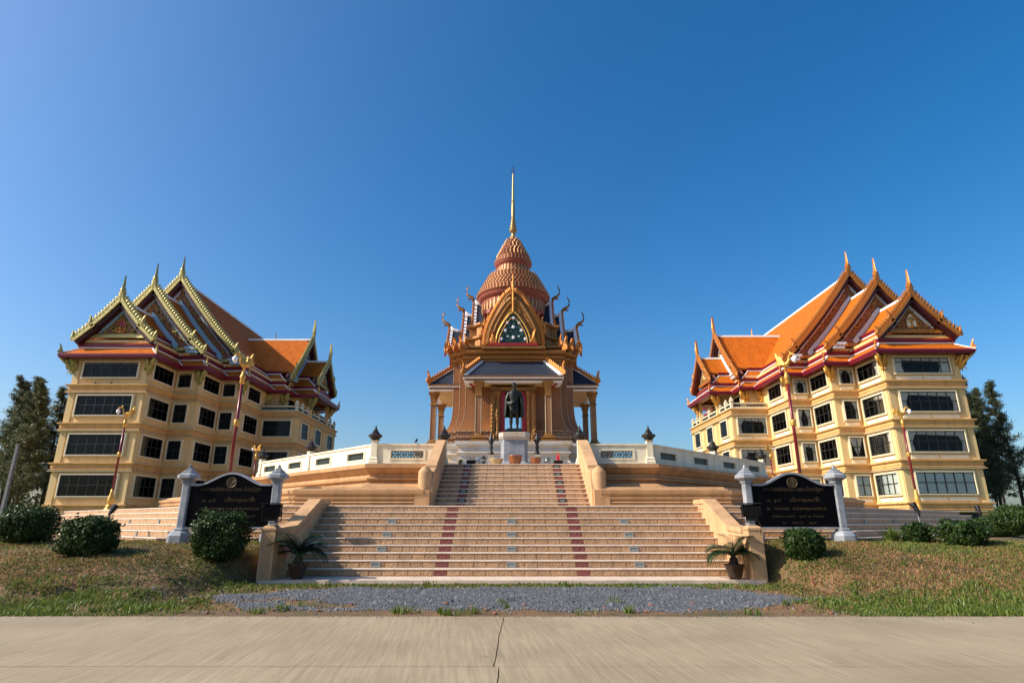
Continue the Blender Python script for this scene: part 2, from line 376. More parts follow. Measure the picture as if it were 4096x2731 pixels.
# ================================================================ GROUND
def n2(x, y, s, seed=0):
    """cheap vector value noise on arrays"""
    x = np.asarray(x, float) * s + seed * 17.3; y = np.asarray(y, float) * s + seed * 9.1
    xi = np.floor(x).astype(np.int64); yi = np.floor(y).astype(np.int64); fx = x - xi; fy = y - yi
    fx = fx * fx * (3 - 2 * fx); fy = fy * fy * (3 - 2 * fy)
    def hsh(a, b):
        h = (a * 374761393 + b * 668265263) & 0xffffffff; h = ((h ^ (h >> 13)) * 1274126177) & 0xffffffff; return ((h ^ (h >> 16)) & 0xffff) / 65535.
    return (hsh(xi, yi) * (1 - fx) + hsh(xi + 1, yi) * fx) * (1 - fy) + (hsh(xi, yi + 1) * (1 - fx) + hsh(xi + 1, yi + 1) * fx) * fy
def fbm(x, y, s, seed=0): return .5 * n2(x, y, s, seed) + .3 * n2(x, y, s * 2.1, seed + 1) + .2 * n2(x, y, s * 4.3, seed + 2)
def gz(x, y):
    x = np.asarray(x, float); y = np.asarray(y, float); ax = np.abs(x)
    lat = smoothstep(6.1, 7.25, ax); y0 = 14.6 - 3.4 * lat; y1 = 17.0 - .3 * lat
    S = smoothstep(0, 1, (y - y0) / (y1 - y0)) * smoothstep(6.06, 6.4, ax)
    h = .95 * S + .09 * smoothstep(10.7, 15, y) * (1 - S)
    rough = smoothstep(10.75, 11.6, y) * (1 - smoothstep(40, 90, y))
    h = h + rough * ((fbm(x, y, .55, 3) - .5) * .42 * np.clip(S * 4, .12, 1) * (1 - .6 * smoothstep(.75, 1, S)) + (fbm(x, y, 2.2, 5) - .5) * .09)
    # eroded scarp along the banks
    yc = 13.1 + 1.5 * (n2(x, x * 0, .35, 51) - .5) + .3 * (n2(x, x * 0, 1.7, 52) - .5); sc = smoothstep(6.6, 8.0, ax) * (.35 + .65 * (x < 0)) * smoothstep(.30, .55, n2(x, x * 0, .6, 53))
    h = h + .17 * sc * (smoothstep(0, 1, (y - yc + .07) / .14) - smoothstep(0, 1, (y - yc + 1.0) / 2.0))
    # eroded ruts at the gravel edge
    h = h - .10 * np.exp(-((x + 5.6) ** 2 / 2.5 + (y - 12.0) ** 2 / .10)) + .07 * np.exp(-((x + 4.4) ** 2 / 3 + (y - 12.5) ** 2 / .15)) - .05 * np.exp(-((x + 2.2) ** 2 / 4 + (y - 11.7) ** 2 / .05))
    h = np.where((ax < 6.1) & (y > 14.75), np.minimum(h, .085), h)
    return np.where(y < 10.66, -.12, np.where(y < 10.72, np.minimum(h, -.02), h))
def gz1(x, y): return float(gz(np.array([x]), np.array([y]))[0])
xs = np.unique(np.concatenate([np.linspace(-1500, -60, 14), np.linspace(-60, -16, 45), np.linspace(-16, 16, 215), np.linspace(16, 60, 45), np.linspace(60, 1500, 14)]))
ys = np.unique(np.concatenate([np.linspace(-300, 9, 12), np.linspace(10, 20, 105), np.linspace(20, 60, 60), np.linspace(60, 3000, 30), [10.65, 10.67, 10.71, 10.73]]))
GX, GY = np.meshgrid(xs, ys); GZ = gz(GX, GY)
V = np.stack([GX, GY, GZ], -1).reshape(-1, 3); nx = len(xs); ii = np.arange(len(ys) - 1)[:, None] * nx + np.arange(nx - 1)[None]
F = np.stack([ii, ii + 1, ii + nx + 1, ii + nx], -1).reshape(-1, 4)
g = np_obj("ground", V, F, 'soil'); g["kind"] = "structure"; g.data.polygons.foreach_set("use_smooth", [True] * len(g.data.polygons))
# soil colours: dry straw, damp dark soil, green tint
nt = MATS['soil'].node_tree; N = nt.nodes; L = nt.links; b = N["Principled BSDF"]
pos = N.new("ShaderNodeNewGeometry"); nz = N.new("ShaderNodeTexNoise"); nz.inputs["Scale"].default_value = .45; nz.inputs["Detail"].default_value = 9; nz.inputs["Roughness"].default_value = .7
L.new(pos.outputs["Position"], nz.inputs["Vector"]); rp = N.new("ShaderNodeValToRGB"); e = rp.color_ramp.elements
e[0].position = .34; e[0].color = (.035, .05, .012, 1); e[1].position = .66; e[1].color = (.23, .125, .055, 1); k = e.new(.5); k.color = (.13, .075, .036, 1)
sx_ = N.new("ShaderNodeSeparateXYZ"); L.new(pos.outputs["Position"], sx_.inputs[0]); mr = N.new("ShaderNodeMapRange"); mr.inputs[1].default_value = 19; mr.inputs[2].default_value = 34; L.new(sx_.outputs[1], mr.inputs[0])
rf = N.new("ShaderNodeValToRGB"); rf.color_ramp.elements[0].position = .35; rf.color_ramp.elements[1].position = .65; rf.color_ramp.elements[0].color = (.045, .07, .018, 1); rf.color_ramp.elements[1].color = (.11, .11, .04, 1); L.new(nz.outputs[0], rf.inputs[0])
mxf = N.new("ShaderNodeMixRGB"); L.new(mr.outputs[0], mxf.inputs[0]); L.new(rp.outputs[0], mxf.inputs[1]); L.new(rf.outputs[0], mxf.inputs[2])
L.new(nz.outputs[0], rp.inputs[0]); L.new(mxf.outputs[0], b.inputs["Base Color"])
def gravmask(x, y):
    c = 12.75 + .25 * (fbm(x, y, .35, 11) - .5); hw = 1.42 * (1 - smoothstep(3.8, 6.4, np.abs(x + .1))) + .55 * (fbm(x, y, .8, 12) - .5)
    return (1 - smoothstep(-.18, .10, np.abs(y - c) - hw)) * (1 - .97 * smoothstep(.60, .68, fbm(x, y * 2.2, .55, 14)) * smoothstep(12.9, 12.3, y) * (x < 3) )
# gravel bed: a sheet that follows the ground and thousands of chips on it
m_x = np.linspace(-6.6, 6.2, 110); m_y = np.linspace(10.9, 14.6, 44); AX, AY = np.meshgrid(m_x, m_y); gm = gravmask(AX, AY)
V = np.stack([AX, AY, gz(AX, AY) - .03 + .045 * gm], -1).reshape(-1, 3); ii = np.arange(43)[:, None] * 110 + np.arange(109)[None]
F = np.stack([ii, ii + 1, ii + 111, ii + 110], -1).reshape(-1, 4); keep = gm.reshape(-1)[F].max(1) > .3
o = np_obj("gravel_bed", V, F[keep], 'gravel'); o["kind"] = "structure"
n = 60000; x = RNG.uniform(-7.2, 6.8, n); y = RNG.uniform(10.85, 14.7, n); q = gravmask(x, y); k = RNG.random(n) < np.clip(q, .012, 1); x, y = x[k], y[k]; n = len(x)
z = gz(x, y) + .012; s = RNG.uniform(.010, .026, n) * (1 + 1.1 * (RNG.random(n) > .985))
T = np.array([[1, 0, 0], [-.5, .87, 0], [-.5, -.87, 0], [0, 0, 1.]]); a = RNG.uniform(0, 6.28, n); ca, sa = np.cos(a), np.sin(a)
P = T[None] * s[:, None, None] * RNG.uniform(.7, 1.5, (n, 4, 1)); Q = P.copy(); Q[..., 0] = P[..., 0] * ca[:, None] - P[..., 1] * sa[:, None]; Q[..., 1] = P[..., 0] * sa[:, None] + P[..., 1] * ca[:, None]
Q[..., 0] += x[:, None]; Q[..., 1] += y[:, None]; Q[..., 2] += z[:, None] - .006
F = (np.arange(n)[:, None, None] * 4 + np.array([[0, 1, 3], [1, 2, 3], [2, 0, 3]])[None]).reshape(-1, 3)
o = np_obj("gravel", Q.reshape(-1, 3), F, 'stone', 'stuff'); tag(o, "grey crushed gravel strewn between the road and the lowest step", "gravel")
def blades(name, x, y, hgt, m, label, cat, wid=.008, lean=.6, dz=0):
    n = len(x); z = gz(x, y) - .01 + dz; a = RNG.uniform(0, 6.28, n); hh = hgt * RNG.uniform(.5, 1.35, n); ln = RNG.uniform(.1, lean, n) * hh; b = RNG.uniform(0, 6.28, n)
    wv = wid * RNG.uniform(.7, 1.5, n); V = np.zeros((n, 5, 3))
    dx, dy = np.cos(a) * wv, np.sin(a) * wv; lx, ly = np.cos(b) * ln, np.sin(b) * ln
    V[:, 0] = np.stack([x - dx, y - dy, z], -1); V[:, 1] = np.stack([x + dx, y + dy, z], -1)
    V[:, 2] = np.stack([x + dx * .8 + lx * .35, y + dy * .8 + ly * .35, z + hh * .6], -1); V[:, 3] = np.stack([x - dx * .8 + lx * .35, y - dy * .8 + ly * .35, z + hh * .6], -1)
    V[:, 4] = np.stack([x + lx, y + ly, z + hh * .95], -1)
    i = np.arange(n)[:, None] * 5; F = np.concatenate([i + np.array([[0, 1, 2]]), i + np.array([[0, 2, 3]]), i + np.array([[3, 2, 4]])], 0)
    return tag(np_obj(name, V.reshape(-1, 3), F, m, 'stuff'), label, cat)
def spots(n, x0, x1, y0, y1, f):
    x = RNG.uniform(x0, x1, n); y = RNG.uniform(y0, y1, n); k = RNG.random(n) < f(x, y)
    ax = np.abs(x); k &= ~((ax < 6.15) & (y > 14.9)) & ~((ax < 11.5) & (y > 17.6)) & (y > 10.69) & (ax < 10.0 + (y - 16) * 1.0 + 900 * (y < 17.2))
    return x[k], y[k]
def green(x, y):
    m = fbm(x, y, .33, 21); near = 1 - smoothstep(11.4, 12.6 + 4.5 * (m - .5), y); side = smoothstep(5.0, 7.0, np.abs(x))
    foot = smoothstep(13.6, 14.3, y) * (1 - smoothstep(6.5, 9, np.abs(x))); top = smoothstep(15.8, 17.0, y) * .5 * side
    patch = smoothstep(.53, .60, m) * side
    return np.clip((near * side * 1.0 + foot * .9 + top + patch * .9 + .12 * side + .30 * side * (x < 0) * smoothstep(.36, .5, m) + .03) * (1 - .93 * gravmask(x, y)), 0, 1)
def dry(x, y):
    m = fbm(x, y, .45, 31); side = smoothstep(5.2, 6.8, np.abs(x))
    return np.clip((side * (.10 + .9 * smoothstep(.40, .54, m)) * smoothstep(11.6, 13.2, y) + .12) * (1 - .97 * gravmask(x, y)), 0, 1)
x, y = spots(230000, -15, 15, 10.69, 20, green); blades("grass", x, y, .03 + .10 * smoothstep(.35, .75, fbm(x, y, 1.1, 41)) * (np.abs(x) > 4.5) * (y < 13.2) + .03 * (y > 13.2), 'grass_green', "short green grass along the road edge and up the banks", "grass")
x, y = spots(210000, -15, 15, 11.2, 20, dry); blades("dry_grass", x, y, .055, 'grass_dry', "dry brown straw covering the sloping banks", "dry grass", lean=1.6)
x, y = spots(70000, -14, 14, 10.69, 12.6, lambda a, c: smoothstep(5.2, 6.6, np.abs(a)) * smoothstep(.36, .5, fbm(a, c, .6, 61)) * (1 - gravmask(a, c))); blades("verge_grass", x, y, .055, 'grass_green', "dense short green turf on the verge beside the road", "grass")
x, y = spots(50000, -40, 40, 16, 48, lambda a, c: .8 * ((np.abs(a) > 12) & (np.abs(a) > 12.5 + (c - 19)))); blades("far_grass", x, y, .12, 'grass_green', "rough green grass beside the terrace foot and buildings", "grass", wid=.02)
# taller tufts and weeds at the road edge
tx, ty = [], []
for i in range(140):
    cx_ = random.uniform(-9, 9); cy_ = random.uniform(10.8, 12.4) if random.random() < .75 else random.uniform(13.9, 14.8); kk = random.randint(14, 40)
    if abs(cx_) < 6 and cy_ > 11.15 and random.random() < .9: continue
    sp_ = random.uniform(.03, .12); tx.append(RNG.normal(cx_, sp_, kk)); ty.append(np.maximum(10.70, RNG.normal(cy_, sp_, kk)))
blades("grass_tufts", np.concatenate(tx), np.concatenate(ty), .13, 'grass_green', "taller weedy grass tufts along the road edge", "grass", wid=.007, lean=.8)
# creeper leaves by the foot of the banks
def leaves(n, x, y, z, s, m, name, label, cat, flat=.5):
    u = RNG.normal(size=(n, 3)); u[:, 2] = np.abs(u[:, 2]) + flat; u /= np.linalg.norm(u, axis=1)[:, None]
    t = np.cross(u, RNG.normal(size=(n, 3))); t /= np.linalg.norm(t, axis=1)[:, None]; bt = np.cross(u, t); c = np.stack([x, y, z], -1); s = s[:, None]
    V = np.stack([c - t * s, c + bt * s * .5, c + t * s, c - bt * s * .5], 1).reshape(-1, 3); F = np.arange(4 * n).reshape(-1, 4)
    return tag(np_obj(name, V, F, m, 'stuff'), label, cat)
bx = np.concatenate([RNG.normal(-7.4, .8, 1500), RNG.normal(7.3, .9, 1500), RNG.normal(-10, 2.0, 2600)]); by = np.concatenate([RNG.normal(13.9, .6, 1500), RNG.normal(14.2, .7, 1500), RNG.normal(13.6, 1.0, 2600)])
k = (by > 11) & (by < 16) & ~((np.abs(bx) < 6.2) & (by > 14.8)); bx, by = bx[k], by[k]
leaves(len(bx), bx, by, gz(bx, by) + RNG.uniform(.01, .07, len(bx)), RNG.uniform(.015, .035, len(bx)), 'bush_leaf', "creeper", "low green creeper spreading on the banks beside the stair piers", "creeper", 1.2)

# ---------------------------------------------------------------- road
rd = empty("road", (0, 5, 0)); rd["kind"] = "structure"
xe = [-60, -49, -39, -29, -19.5, -9.9, -.17, 9.6, 19.2, 29, 39, 49, 60]; ye = [-7.4, -3.75, -.1, 3.52, 7.15, 10.7]
for j in range(5):
    for i in range(12):
        a = .006; wob = [(.006 * math.sin(t * 9) + .005 * math.sin(t * 23)) if xe[i] == -.17 or xe[i + 1] == -.17 else 0 for t in np.linspace(0, 1, 9)]
        tt = np.linspace(0, 1, 9); yy = [ye[j] + a + (ye[j + 1] - ye[j] - 2 * a) * t for t in tt]
        L_ = [(xe[i] + a + (wob[q] - .03 * (tt[q] - .5) * 2 * (xe[i] == -.17) * -1 if xe[i] == -.17 else 0), yy[q]) for q in range(9)]
        R_ = [(xe[i + 1] - a + (wob[q] + .03 * (tt[q] - .5) * 2 if xe[i + 1] == -.17 else 0), yy[q]) for q in range(9)]
        mb = MB(); mb.prism([L_[0], R_[0]] + R_[1:] + L_[1:][::-1], -.16, random.uniform(-.001, .002)); mb.obj("slab", 'road_concrete', rd)
mb = MB(); mb.box(-60, 60, -7.5, 10.68, -.2, -.025); mb.obj("joint_filler", 'soil', rd)
n = 900; x = RNG.uniform(-9.5, 9.5, n); y = 10.69 - RNG.exponential(.12, n); s = RNG.uniform(.004, .014, n); a = RNG.uniform(0, 6.28, n); T = np.array([[1, 0, 0], [-.5, .87, 0], [-.5, -.87, 0], [0, 0, .8]])
Q = T[None] * s[:, None, None] * RNG.uniform(.7, 1.5, (n, 4, 1)); Q[..., 0] += x[:, None]; Q[..., 1] += y[:, None]; Q[..., 2] += .002
F = (np.arange(n)[:, None, None] * 4 + np.array([[0, 1, 3], [1, 2, 3], [2, 0, 3]])[None]).reshape(-1, 3); tag(np_obj("road_grit", Q.reshape(-1, 3), F, 'stone', 'stuff'), "loose grit crumbs scattered along the concrete road edge", "grit")
# loose stones and clods beside the road
SCLOD = None
for i in range(34):
    x_ = random.uniform(-6.5, 6); y_ = random.uniform(10.9, 12.1); s_ = random.uniform(.025, .06)
    if SCLOD is None:
        mb = MB(); mb.ball((0, 0, 0), (1, .8, .55), 7, 4); SCLOD = mb.mesh("clod"); SCLOD.materials.append(MATS['grass_dry'] if False else MATS['carve_red'])
    o = bpy.data.objects.new("stone", SCLOD); link(o); o.location = (x_, y_, gz1(x_, y_) + s_ * .3); o.scale = (s_,) * 3; o.rotation_euler = (0, 0, random.uniform(0, 6))
    tag(o, "small reddish brick fragment lying on the gravel verge", "stone", "brick fragments on the gravel verge")

# ================================================================ STEPPED TERRACE
TC = 39.2          # centre of the octagonal terrace
def octp(a, b, f, dy=10.7):
    """front half width a at y=f, side x=b"""
    y1 = f + dy; y2 = 2 * TC - y1; y3 = 2 * TC - f
    return [(-a, f), (a, f), (b, y1), (b, y2), (a, y3), (-a, y3), (-b, y2), (-b, y1)]
RZ, TR = .18, .315
ter = empty("stepped_terrace", (0, 16.2, .09), "broad stepped terrace of tan tiled steps with pale nosings, one burgundy strip on either side", "terrace")
tcount = 0; tile_me = {}
def tilemesh(red):
    k = 'tile_red' if red else 'tile'
    if k not in tile_me:
        mb = MB(); e = .006; w_ = .333; h_ = .141
        mb.hexa([(e, 0, e), (w_ - e, 0, e), (w_ - e, 0, h_ - e), (e, 0, h_ - e)], [(e + .008, -.014, e + .008), (w_ - e - .008, -.014, e + .008), (w_ - e - .008, -.014, h_ - e - .008), (e + .008, -.014, h_ - e - .008)])
        me = mb.mesh("tile"); me.materials.append(MATS[k]); tile_me[k] = me
    return tile_me[k]
def tiles_into(mb, o, d, nrm, n, w_=.333, h_=.141):
    for i in range(n):
        a = [o[0] + d[0] * (w_ * i + .006), o[1] + d[1] * (w_ * i + .006)]; c = [o[0] + d[0] * (w_ * (i + 1) - .006), o[1] + d[1] * (w_ * (i + 1) - .006)]
        z0, z1 = o[2] + .006, o[2] + h_ - .006; t = .012
        A = [(a[0], a[1], z0), (c[0], c[1], z0), (c[0], c[1], z1), (a[0], a[1], z1)]
        mb.hexa(A, [(p[0] + nrm[0] * t, p[1] + nrm[1] * t, p[2]) for p in A])
stuffm, stuffr = MB(), MB()
for k in range(10):
    z1 = 1.97 - RZ * k; a, b_, f = 9.35 + .12 * k, 21.6 + TR * k, 19.06 - TR * k; P = octp(a, b_, f)
    st = MB().prism(P, z1 - RZ - (.3 if k == 9 else .02), z1 - .03).obj("step", 'grout', ter)
    mb = MB(); mb.mold(P, [(-.4, z1 - .037), (.022, z1 - .037), (.03, z1 - .02), (.022, z1), (-.4, z1)]); mb.obj("nosing", 'nosing', st)
    if k == 0: MB().prism(octp(a - .3, b_ - .3, f + .35), z1 - .05, z1 - .003).obj("paving", 'nosing', st)
    row = 10 - k
    for i in range(-18, 18):
        x0 = i * .333
        if x0 < -5.80 - .333 or x0 > 5.80: continue
        red = i in (5, -6); yy = f; zz = z1 - RZ + .002
        if row <= 8 and tcount < 300:
            o = inst("tile", tilemesh(red), st, Matrix.Translation((x0, yy, zz))); tcount += 1
        else: tiles_into(stuffr if red else stuffm, (x0, yy, zz), (1, 0), (0, -1), 1)
    # the steps run on behind the sign boards and round the octagon
    for sx in (-1, 1):
        x0 = 6.0; n = int((a - 6.0) / .333)
        tiles_into(stuffm, (sx * 6.0 if sx > 0 else -6.0 - n * .333, f, z1 - RZ + .002), (1, 0), (0, -1), n)
        if k < 7:
            l = math.hypot(b_ - a, 10.7); n = int(l / .333); ca, sa = (b_ - a) / l, 10.7 / l; d = (sx * ca, sa)
            tiles_into(stuffm, (sx * a, f, z1 - RZ + .002), d, (sx * sa, -ca), n)
stuffm.obj("riser_tiles", 'tile', ter, kind='stuff'); stuffr.obj("strip_tiles", 'tile_red', ter, kind='stuff')
mb = MB(); mb.box(-6.05, 6.05, 15.12, 16.25, -.2, .165); mb.obj("bottom_slab", 'nosing', ter)
# step lights
def steplight(x, y, z, par):
    fr = MB(); w2, h2 = .12, .058
    fr.box(x - w2, x + w2, y - .035, y - .012, z - h2, z - h2 + .022); fr.box(x - w2, x + w2, y - .035, y - .012, z + h2 - .022, z + h2)
    fr.box(x - w2, x - w2 + .02, y - .034, y - .012, z - h2 + .022, z + h2 - .022); fr.box(x + w2 - .02, x + w2, y - .034, y - .012, z - h2 + .022, z + h2 - .022)
    q = fr.obj("step_light", 'step_lamp' if par is ter else 'black_metal', par); MB().box(x - w2 + .02, x + w2 - .02, y - .024, y - .013, z - h2 + .022, z + h2 - .022).obj("lens", 'lamp_lens', q)
for row in (2, 4, 6, 8):
    for x_ in (-3.57, -.02, 3.33): steplight(x_, 16.22 + TR * (row - 1), .17 + RZ * (row - 1) + .075, ter)
for sx in (-1, 1):                    # small lights on the diagonal steps
    for k in (2, 4):
        for t in (2.2, 4.8, 7.4, 10, 12.4):
            a, b_, f = 9.35 + .12 * k, 21.6 + TR * k, 19.06 - TR * k; l = math.hypot(b_ - a, 10.7); ca, sa = (b_ - a) / l, 10.7 / l; px, py = sx * (a + t * ca), f + t * sa; zc = 1.97 - RZ * k - .1
            d = (sx * ca, sa); n_ = (sx * sa, -ca); A = [(px, py, zc - .06), (px + d[0] * .1, py + d[1] * .1, zc - .06), (px + d[0] * .1, py + d[1] * .1, zc + .06), (px, py, zc + .06)]
            MB().slab(A, (n_[0] * .04, n_[1] * .04, 0)).obj("step_light", 'lamp_lens', ter)
# cheek walls of the lower flight
for sx in (-1, 1):
    ch = empty("stair_cheek_wall", (sx * 5.92, 15.3, .1), "sloping stucco cheek wall with square pier beside the %s" % ("potted cycad lying in shade" if sx < 0 else "sunlit potted cycad"), "wall")
    prof = [(15.3, .0), (19.35, .0), (19.35, 2.12), (18.45, 2.12), (16.62, 1.38), (15.3, 1.33)]
    xi, xo = sx * 5.76, sx * 6.08
    MB().slab([(xi, y, z) for y, z in prof], (xo - xi, 0, 0)).obj("wall", 'rail_stucco', ch)
    cop = [(19.42, 2.12), (18.42, 2.12), (16.6, 1.38), (15.55, 1.33)]; mb = MB()
    for (ya, za), (yb, zb) in zip(cop[:-1], cop[1:]):
        mb.hexa([(xi - sx * .03, ya, za - .10), (xo + sx * .03, ya, za - .10), (xo + sx * .03, yb, zb - .10), (xi - sx * .03, yb, zb - .10)], [(xi - sx * .03, ya, za + .03), (xo + sx * .03, ya, za + .03), (xo + sx * .03, yb, zb + .03), (xi - sx * .03, yb, zb + .03)])
    mb.obj("coping", 'rail_stucco', ch)
    # raised border of the inner panel
    pan = [(15.65, .35), (15.65, 1.15), (16.5, 1.17), (18.4, 1.87), (19.0, 1.87), (19.0, 1.5)]; mb = MB()
    for (ya, za), (yb, zb) in zip(pan[:-1], pan[1:]):
        mb.tube([(xi - sx * .004, ya, za), (xi - sx * .004, yb, zb)], .018, 4)
    mb.obj("panel_moulding", 'rail_stucco', ch)
    pr = MB(); x0, x1 = min(xi, xo) - .012, max(xi, xo) + .012; pr.box(x0, x1, 15.13, 15.5, -.1, 1.30); pr.box(x0 - .015, x1 + .015, 15.115, 15.515, 1.30, 1.35); pr.hexa([(x0, 15.13, 1.35), (x1, 15.13, 1.35), (x1, 15.5, 1.35), (x0, 15.5, 1.35)], [(x0 + .07, 15.2, 1.41), (x1 - .07, 15.2, 1.41), (x1 - .07, 15.43, 1.41), (x0 + .07, 15.43, 1.41)])
    pr.obj("pier", 'rail_stucco', ch)

# ================================================================ UPPER PLATFORM
plat = empty("octagonal_platform", (0, TC, 1.97), "octagonal sandstone platform with heavy mouldings carrying the spired temple", "platform")
def oct_r(r, gap):
    t = r * math.tan(R(22.5)); return [(gap, TC - r), (t, TC - r), (r, TC - t), (r, TC + t), (t, TC + r), (-t, TC + r), (-r, TC + t), (-r, TC - t), (-t, TC - r), (-gap, TC - r)]
low = [(0, 1.96), (0, 2.05), (-.06, 2.06), (-.08, 2.10), (-.02, 2.12), (-.06, 2.17), (-.10, 2.19), (-.02, 2.25), (-.01, 2.31), (-.07, 2.34), (-.05, 2.37), (.02, 2.43), (.03, 2.53), (-.14, 2.535), (-.16, 2.58), (-.3, 2.60), (-.34, 2.66), (-4.2, 2.72)]
MB().mold(oct_r(18.2, 3.05), low, closed=False).obj("lower_base", 'sandstone', plat)
up = [(.75, 2.70), (.62, 2.86), (.40, 2.96), (.22, 3.02), (.20, 3.10), (.34, 3.13), (.36, 3.2), (.22, 3.26), (.20, 3.36), (.30, 3.42), (.42, 3.56), (.44, 3.60), (.52, 3.61), (.52, 3.77), (-1.5, 3.775)]
MB().mold(oct_r(14.0, 3.12), up, closed=False).obj("upper_base", 'sandstone', plat)
MB().prism(oct_r(14.0, 2.6), 2.0, 3.768).obj("floor", 'nosing', plat)
# upper flight
us = empty("upper_staircase", (0, 22, 1.97), "narrow upper flight of tan tiled steps leading to the bronze statue", "staircase")
for i in range(10):
    z0 = 1.97 + RZ * i; y0 = 21.95 + .325 * i; st = MB().box(-2.8, 2.8, y0, 25.3, z0, z0 + RZ - .03).obj("step", 'grout', us)
    mb = MB(); mb.mold([(-2.8, y0), (2.8, y0)], [(-.4, z0 + RZ - .037), (.02, z0 + RZ - .037), (.028, z0 + RZ - .018), (.02, z0 + RZ + .001), (-.4, z0 + RZ + .001)], closed=False); mb.obj("nosing", 'nosing', st)
    for j in range(-8, 8):
        inst("tile", tilemesh(j in (5, -6)), st, Matrix.Translation((j * .333 - (0 if j >= -6 else 0), y0, z0 + .002)))
    if i % 2 == 1:
        for x_ in (-1.83, 1.83): steplight(x_, y0, z0 + .08, us)
for sx in (-1, 1):
    ch = empty("stair_balustrade", (sx * 2.95, 22, 2.5), "steep sandstone balustrade with rounded bollard, %s" % ("its inner face in full sun" if sx > 0 else "casting its shadow over the upper steps"), "balustrade")
    xi, xo = sx * 2.79, sx * 3.10
    MB().slab([(xi, 21.25, 1.975), (xi, 25.2, 1.975), (xi, 25.2, 4.62), (xi, 24.75, 4.66), (xi, 22.0, 3.35), (xi, 21.6, 3.2), (xi, 21.3, 2.5)], (xo - xi, 0, 0)).obj("wall", 'rail_stucco', ch)
    mb = MB(); A = [(25.22, 4.72), (24.72, 4.74), (22.05, 3.47)]
    for (ya, za), (yb, zb) in zip(A[:-1], A[1:]):
        mb.hexa([(xi - sx * .03, ya, za - .12), (xo + sx * .04, ya, za - .12), (xo + sx * .04, yb, zb - .12), (xi - sx * .03, yb, zb - .12)], [(xi - sx * .03, ya, za), (xo + sx * .04, ya, za), (xo + sx * .04, yb, zb), (xi - sx * .03, yb, zb)])
    mb.obj("coping", 'rail_stucco', ch)
    mb = MB(); pan = [(21.95, 2.75), (22.1, 3.2), (24.75, 4.42), (25.0, 4.3)]
    for q in (0, .09):
        for (ya, za), (yb, zb) in zip(pan[:-1], pan[1:]): mb.tube([(xi - sx * .003, ya + q, za - q), (xi - sx * .003, yb - q, zb - q)], .02, 4)
    mb.obj("panel_moulding", 'rail_stucco', ch)
    mb = MB(); mb.lathe([(.24, 2.5), (.24, 3.16), (.225, 3.22), (.18, 3.27), (.17, 3.30), (.13, 3.32), (.11, 3.36), (.05, 3.39), (.0, 3.41)], 28, (sx * 3.08, 21.5)); mb.obj("bollard", 'rail_stucco', ch)
    MB().prism([(sx * 2.84, 21.02), (sx * 3.36, 21.02), (sx * 3.36, 22), (sx * 2.84, 22)] if sx > 0 else [(-3.36, 21.02), (-2.84, 21.02), (-2.84, 22), (-3.36, 22)], 1.978, 2.545).obj("bollard_base", 'sandstone', ch)

# parapet with pierced blocks and urn finials
mask = ["#########", "#OO#O#OO#", "#OO#O#OO#", "###.#.###".replace('.', '#'), "#OO#O#OO#".replace("#OO#O#OO#", "#O#OOO#O#"), "#########", "#OO#O#OO#", "#OO#O#OO#", "#########"]
mb = MB(); cs = 1 / 9
mask[3] = "####O####"; mask[5] = "####O####"; mask[4] = "#O#OOO#O#"; 
for r_ in range(9):
    c = 0
    while c < 9:
        if mask[r_][c] == '#':
            e = c
            while e < 9 and mask[r_][e] == '#': e += 1
            mb.box(c * cs - .5, e * cs - .5, -.5, .5, r_ * cs - .5, (r_ + 1) * cs - .5); c = e
        else: c += 1
BLOCK = mb.mesh("pierced_block"); BLOCK.materials.append(MATS['vent_green'])
mb = MB(); pf = [(.0, 0), (.19, .0), (.20, .03), (.17, .05), (.19, .08), (.29, .16), (.30, .22), (.25, .26), (.17, .28), (.16, .31), (.18, .33), (.12, .36), (.13, .39), (.085, .42), (.09, .45), (.055, .49), (.035, .53), (.05, .56), (.02, .59), (.012, .64), (0, .66)]
mb.lathe(pf[1:], 8, ph=R(22.5)); URN = mb.mesh("urn_finial"); URN.materials.append(MATS['urn_black'])
par = empty("parapet", (0, TC - 14, 3.78), "cream octagonal parapet pierced with dark green openwork blocks, topped with black urns", "parapet")
